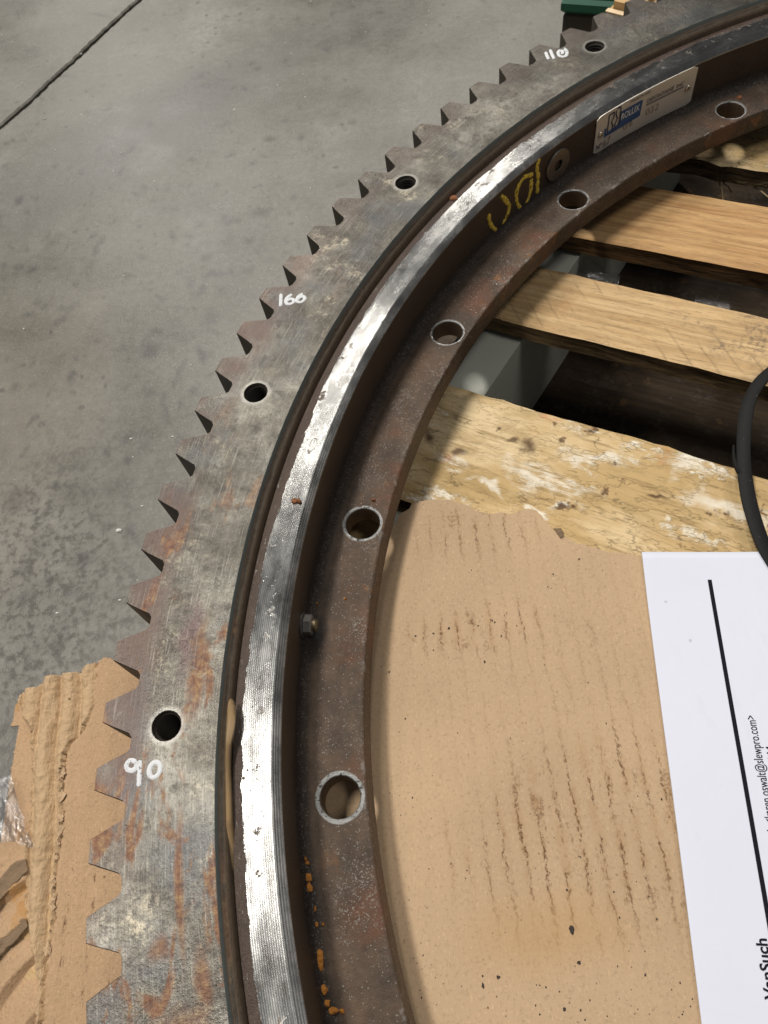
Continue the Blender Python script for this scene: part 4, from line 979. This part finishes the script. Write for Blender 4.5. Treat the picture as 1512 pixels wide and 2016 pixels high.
# ------------------------------------------------------------------ torn corrugated sheet at the left, a height field with its liner peeled away
DX = .0011
xs = np.arange(-1.26, -.925, DX); ys = np.arange(-.34, .1645, DX)
bB = sorted(D['leftB'], key=lambda p: p[1]); bA = sorted(D['leftA'], key=lambda p: p[1])
def interp(tab, y): return float(np.interp(y, [p[1] for p in tab], [p[0] for p in tab]))
topx = [p for p in D['leftT'] if p[1] > .118]; topx = sorted(topx, key=lambda p: p[0])
LT = -.1350; verts = []; zone = []; idx = {}
for iy, y in enumerate(ys):
    xb = interp(bB, y)+.0028*noise.noise(Vector((y*140, 1, 0)))+.0016*noise.noise(Vector((y*420, 2, 0)))
    xa = interp(bA, y)+.004*noise.noise(Vector((y*60, 4, 0)))+.0018*noise.noise(Vector((y*260, 5, 0)))
    if y < -.12: xa = min(xa, xb-.006)
    for ix, x in enumerate(xs):
        yt = float(np.interp(x, [p[0] for p in topx], [p[1] for p in topx]))+.0014*noise.noise(Vector((x*300, 3, 0)))+.0012*noise.noise(Vector((x*90, 3, 0)))
        xl = -1.1608+.0009*noise.noise(Vector((y*200, 8, 0))) if y > -.02 else -1.30
        if y > .094: xl = -1.168+.003*noise.noise(Vector((y*120, 9, 0)))
        if y > yt or x < xl: continue
        ph = (x+.100*(y-.13)+1.1295-.005*noise.noise(Vector((x*8, y*12, 0))))/.0211*2*pi
        fb = .0006*noise.noise(Vector((x*160, y*160, 5)))+.0004*noise.noise(Vector((x*420, y*420, 1)))
        if x > xb:           # liner still on: nearly flat, telegraphing the flutes
            e = min(1, (x-xb)/.004); z = LT+.0005*math.cos(ph)-.0010*(1-e)+.0002*noise.noise(Vector((x*50, y*50, 0))); zn = 1.0
        elif x < xa:         # down on the inner liner
            z = LT-.0085+.0007*math.sin(x*190+y*40)+.0006*noise.noise(Vector((x*40, y*40, 0))); zn = .5
            if y < -.028:
                q_ = (x*.64-y*.76)/.034+.25*noise.noise(Vector((x*14, y*14, 2))); fr_ = q_-math.floor(q_)
                z += min(1, (-.028-y)/.02)*(.0075*(fr_/.8 if fr_ < .8 else (1-fr_)/.2)+.0016*noise.noise(Vector((x*60, y*60, 4))))
        else:
            c = abs(math.cos(ph/2))**.8
            fade = min(1, max(0, (y+.20)/.10))
            z = LT-.0078+.0095*c*(.45+.55*fade)*(1+.22*noise.noise(Vector((x*34, y*26, 6))))+fb*2.2+.0011*noise.noise(Vector((x*300, y*45, 2))); zn = 0.0
            if xb-x < .0030 and y < .09: z = min(z, LT-.0085)
        # drooping corner towards the floor
        z -= .010*max(0, (-1.13-x)/.1)
        idx[(iy, ix)] = len(verts); verts.append((x, y, z)); zone.append(zn)
faces = []
for (iy, ix), a in idx.items():
    b = idx.get((iy, ix+1)); c = idx.get((iy+1, ix+1)); d = idx.get((iy+1, ix))
    if None not in (b, c, d): faces.append((a, b, c, d))
me_o = mk('cardboard_sheet', verts, faces, M_cardL, recalc=False, smooth=180)
at = me_o.data.attributes.new('zone', 'FLOAT', 'POINT'); at.data.foreach_set('value', zone)
sol = me_o.modifiers.new('thickness', 'SOLIDIFY'); sol.thickness = .0008; sol.offset = -1
tag(me_o, 'torn corrugated cardboard with exposed ridged fluting under the gear teeth at left', 'cardboard', 'cardboard sheets under the ring')
# tufts of fibre along the tear
rd = random.Random(21)
for i in range(22):
    y = .070-.19*rd.random(); x = interp(bB, y)-.0005+.002*(rd.random()-.5); s = .0016+.0030*rd.random()**2; a0 = rd.random()*6
    pts_ = [(x+s*(.5+.9*rd.random())*math.cos(a0+k*.7), y+1.3*s*(.5+.9*rd.random())*math.sin(a0+k*.7), LT+.0004+.0022*rd.random()) for k in range(9)]
    mb = MB(); mb.add([(x, y, LT+.0016)]+pts_+[(q[0], q[1], q[2]-.0006) for q in pts_], [(0, 1+k, 1+(k+1) % 9) for k in range(9)]+[(1+k, 10+k, 10+(k+1) % 9, 1+(k+1) % 9) for k in range(9)])
    mk('torn_fibre', mb.v, mb.f, M_strip, me_o, recalc=False)
# curled paper strips lying across the corner
def curl(pts, wd, z, rad, mat, seed):
    P = smooth_pts(pts, 6); loops = []
    for i, p in enumerate(P):
        t = (P[min(i+1, len(P)-1)]-P[max(i-1, 0)]).normalized(); q = Vector((-t.y, t.x)); k = .8+.2*min(1, i/4)+.10*noise.noise(Vector((p.x*90, p.y*90, seed)))
        row = []
        for j in range(11):
            a = -1.15*pi/2+2.3*pi/2*j/10
            row.append((p.x+q.x*rad*k*math.sin(a), p.y+q.y*rad*k*math.sin(a), z+rad*.16*(math.cos(a) if mat is M_strip else math.sin(a)**2)*k+.0012*noise.noise(Vector((p.x*40, p.y*40, seed)))+.0009*noise.noise(Vector((p.x*120, p.y*120, j*.6+seed)))))
        loops.append(row)
    mb = MB(); mb.strip(loops, close=False)
    o = mk('torn_paper_strip', mb.v, mb.f, mat, me_o, recalc=False, smooth=180)
    m = o.modifiers.new('thickness', 'SOLIDIFY'); m.thickness = .0005; return o
s_ = D['strip']
curl(s_[0:4]+[(-1.172, -.080)], 0, LT-.0035, .0075, M_stripd, 1)
curl(s_[4:8]+[(-1.170, -.130)], 0, LT-.0035, .0055, M_stripd, 2)

# ------------------------------------------------------------------ stretch film
def film(name, quad, z, amp, seed, lab, nx=46, fold=0.0, vert=0.0):
    verts = []; faces = []
    a, b, c, d = [Vector(q) for q in quad]
    for i in range(nx+1):
        for j in range(nx+1):
            s, t = i/nx, j/nx; p = (a*(1-s)+b*s)*(1-t)+(d*(1-s)+c*s)*t
            v = Vector((p.x*26, p.y*26, seed)); h = noise.ridged_multi_fractal(Vector((p.x*30+p.y*24, p.y*13-p.x*9, seed)), .9, 2.1, 4, .9, 2)
            p = p+Vector((noise.noise(v*2), noise.noise(v*2+Vector((5, 5, 5)))))*.006*(1 if i in (0, nx) or j in (0, nx) else .4)
            verts.append((p.x, p.y, z+vert*t+amp*(h-.8)))
    for i in range(nx):
        for j in range(nx):
            q = i*(nx+1)+j; faces.append((q, q+nx+1, q+nx+2, q+1))
    o = mk(name, verts, faces, M_film, recalc=False, smooth=60)
    return tag(o, lab, 'plastic film', 'scraps of stretch film')
film('film_scrap', [(-1.178, .044), (-1.157, .042), (-1.124, -.002), (-1.124, -.024)][:0] or [(-1.185, .030), (-1.152, .044), (-1.122, -.022), (-1.170, -.012)], LT-.002, .0042, 2, 'crumpled clear film lying on the torn corrugated cardboard at left')
film('film_scrap', [(-.510, .628), (-.445, .590), (-.430, .640), (-.497, .690)], PT-.075, .009, 4, 'crumpled clear film in the gap beneath the orange oak board near the ring', vert=.020)
film('film_scrap', [(-.360, .545), (-.325, .525), (-.300, .565), (-.338, .588)], PT-.085, .006, 6, 'small clear film scrap in the pallet gap away from the ring', vert=.020)

# ------------------------------------------------------------------ printed sheet of paper
A_ = Vector((-.5205, .1888)); dn = Vector((-.0487, -.3838)).normalized(); rt = Vector((-dn.y, dn.x))   # down the visible edge / into the sheet
PZ = CT+.0012
def pp(u, v, h=0.0):                            # u runs up the visible edge from its lower corner, v into the sheet
    p = A_+dn*(.432-u)+rt*v
    lift = .0008+.0026*math.sin(u*7.0+.4)**2*math.exp(-((v)/.05)**2)+.0009*noise.noise(Vector((u*9, v*7, 2)))+.0022*math.exp(-((.432-u)/.03)**2-((v)/.05)**2)+.0008
    return (p.x, p.y, PZ+lift+h)
mb = MB(); nu, nv_ = 60, 40
for i in range(nu+1):
    for j in range(nv_+1): mb.v.append(pp(.432*i/nu, .559*(j/nv_)**1.6))
for i in range(nu):
    for j in range(nv_):
        q = i*(nv_+1)+j; mb.f.append((q, q+1, q+nv_+2, q+nv_+1))
paper = mk('paper_sheet', mb.v, mb.f, M_paper, recalc=False, smooth=180)
pm = paper.modifiers.new('thickness', 'SOLIDIFY'); pm.thickness = .00035; pm.offset = -1
tag(paper, 'white printed sheet with a thick black rule lying on the flat cardboard', 'paper')
mb = MB()
def rule(u0, u1, v0, wd, h):
    n_ = 40
    for i in range(n_+1):
        u = u0+(u1-u0)*i/n_; mb.v.append(pp(u, v0-wd/2, h)); mb.v.append(pp(u, v0+wd/2, h))
    for i in range(n_): mb.f.append((2*i, 2*i+2, 2*i+3, 2*i+1))
rule(.03, .4026, .0596, .0037, .0004)
mk('printed_rule', mb.v, mb.f, M_ink, paper, recalc=False)
for body, u0, u1, vb, hh, bo in (('lt <karen.oswalt@slewpro.com>', .1800, .2735, .0775, .0075, .004), ('24 AM', .2235, .2470, .0890, .0075, .004), ('VanSuch', .0630, .1030, .0556, .0082, .026)):
    mb = MB(); fit_text(mb, body, u0, u1, vb, (lambda a, b, vb=vb: pp(a, vb-(b-vb), .0004)), height=hh, bold=bo)
    mk('printed_text', mb.v, mb.f, M_ink, paper, recalc=False)

# ------------------------------------------------------------------ rubber strap curling over the boards
P = smooth_pts([(-.20, .430), (-.25, .423)]+D['strap']+[(-.370, .09), (-.33, .06)], 8); loops = []
for i, p in enumerate(P):
    t = (P[min(i+1, len(P)-1)]-P[max(i-1, 0)]).normalized(); q = Vector((-t.y, t.x)); s = i/(len(P)-1)
    wd = .0068*(1+.10*noise.noise(Vector((s*9, 0, 0)))); tilt = .12+.2*math.sin(s*5); z = PT+.016+.006*math.sin(s*pi)
    e = Vector((q.x*math.cos(tilt), q.y*math.cos(tilt), math.sin(tilt))); nn = Vector((-q.x*math.sin(tilt), -q.y*math.sin(tilt), math.cos(tilt))); c = Vector((p.x, p.y, z))
    th = .0017
    loops.append([tuple(c+e*a*wd+nn*b*th) for a, b in ((-1, -.6), (-1, .6), (-.85, 1), (.85, 1), (1, .6), (1, -.6), (.85, -1), (-.85, -1))])
mb = MB(); mb.strip(loops); mb.f += [tuple(range(8)), tuple(range(len(mb.v)-8, len(mb.v)))]
strap = mk('rubber_strap', mb.v, mb.f, M_rubber, smooth=40)
tag(strap, 'black rubber strap curving over the boards beside the white sheet', 'strap')
F_ = smooth_pts([(-.4020, .258)]+D['strapflap'], 5); loops = []
for i, p in enumerate(F_):
    k = 1-.75*i/len(F_); z = PT+.020+.004*i/len(F_)
    loops.append([(p.x-.0030*k, p.y, z), (p.x-.0022*k, p.y, z+.0022), (p.x+.0026*k, p.y, z+.0022), (p.x+.0034*k, p.y, z)])
mb = MB(); mb.strip(loops); mb.f += [(0, 1, 2, 3), tuple(range(len(mb.v)-4, len(mb.v)))]
mk('split_flap', mb.v, mb.f, M_rubber, strap, smooth=40)

# ------------------------------------------------------------------ things beyond the ring
gx, gy = D['green'][0]; ga_ = math.atan2(D['green'][1][1]-gy, D['green'][1][0]-gx)
case = empty('tool_case', (gx, gy, FZ)); tag(case, 'green topped dark case standing on the floor behind the ring', 'case')
ux, uy = math.cos(ga_), math.sin(ga_); vx, vy = -uy, ux
def gp(u, v, z): return (gx+ux*u+vx*v, gy+uy*u+vy*v, z)
def gbox(mb, u0, u1, v0, v1, z0, z1, bev=.006):
    loops = []
    for z, k in ((z0, bev), (z0+bev, 0), (z1-bev, 0), (z1, bev)):
        loops.append([gp(u0+k, v0+k, z), gp(u1-k, v0+k, z), gp(u1-k, v1-k, z), gp(u0+k, v1-k, z)])
    mb.strip(loops); b = len(mb.v); mb.v += loops[0]+loops[-1]; mb.f += [(b, b+1, b+2, b+3), (b+4, b+5, b+6, b+7)]
mb = MB(); gbox(mb, .004, .42, .006, .30, FZ, -.2); child(mk('case_body', mb.v, mb.f, M_case), case)
mb = MB()
gbox(mb, 0, .43, 0, .032, -.2, -.176); gbox(mb, 0.004, .43, .006, .30, -.177, -.170)
for u0, u1 in ((.0, .030), (.075, .43)): gbox(mb, u0+.003, u1, .010, .040, -.176, -.13, .004)
gbox(mb, .003, .43, .012, .30, -.131, -.10)
child(mk('case_lid', mb.v, mb.f, M_green, smooth=30), case)
for i, (lab) in enumerate(('tan wood offcut beside the green case behind the ring', 'small tan wood offcut behind the far gear teeth')):
    (ax, ay), (bx, by) = D['shim'][2*i:2*i+2]
    d = Vector((bx-ax, by-ay)).normalized(); q = Vector((-d.y, d.x)); L = (.055, .05)[i]
    e = empty('wood_offcut', (ax, ay, -.16)); tag(e, lab, 'wood offcut')
    def bx_(u0, u1, v0, v1, z0, z1):
        pts = [(ax+d.x*u+q.x*v, ay+d.y*u+q.y*v, z) for z in (z0, z1) for u, v in ((u0, v0), (u1, v0), (u1, v1), (u0, v1))]
        return pts, [(0, 3, 2, 1), (4, 5, 6, 7), (0, 1, 5, 4), (1, 2, 6, 5), (2, 3, 7, 6), (3, 0, 4, 7)]
    v_, f_ = bx_(0, L, .0, .16, FZ if i == 0 else FZ, -.141); o = child(mk('block', v_, f_, M_shim), e)
    v_, f_ = bx_(-.001, L+.001, -.001, .009, -.1405, -.1385); child(mk('sawn_edge', v_, f_, M_shimend), e)
    v_, f_ = bx_(.006, L-.001, .012, .158, -.1405, -.128); child(mk('top_layer', v_, f_, M_shim), e)

# ------------------------------------------------------------------ flakes of rust lying on the ring
for i, ((x, y), s, z, lab) in enumerate(zip(D['flake'], (.0060, .0042, .0050, .0050, .0028), (-.0155, -.0155, -.019, FT, FT),
        ('flat orange rust flake on the bright land beyond the yellow number', 'small double rust crumb on the bright land near the middle of the ring', 'rust flake lodged in the gap behind the name plate', 'orange rust flake beside the far flange hole', 'small rust crumb by the flange hole over the torn cardboard'))):
    mb = blob(x, y, z+.0003, s*.8, s*.62, .0022, 80+i, n=10)
    if i == 1: b = blob(x+.0045, y-.001, z+.0003, s*.6, s*.6, .003, 90, n=8); mb.add(b.v, b.f)
    tag(mk('rust_flake', mb.v, mb.f, M_rustb, smooth=40), lab, 'rust flake', 'rust flakes on the ring')
# pale grit on the concrete
mb = MB(); rd = random.Random(4)
for i, (x, y) in enumerate(D['floorchips']):
    s = .0030 if i != 10 else .006; b = blob(x, y, FZ, s, s*.55, s*.5, i, n=6); mb.add(b.v, b.f)
for i in range(120):
    x = -1.7+rd.random()*1.2; y = .1+rd.random()*2.0; s = .0006+.0012*rd.random()
    b = blob(x, y, FZ, s, s, s*.6, 500+i, n=5); mb.add(b.v, b.f)
tag(mk('floor_grit', mb.v, mb.f, M_chipw), 'pale specks of grit scattered over the concrete floor', 'grit', kind='stuff')
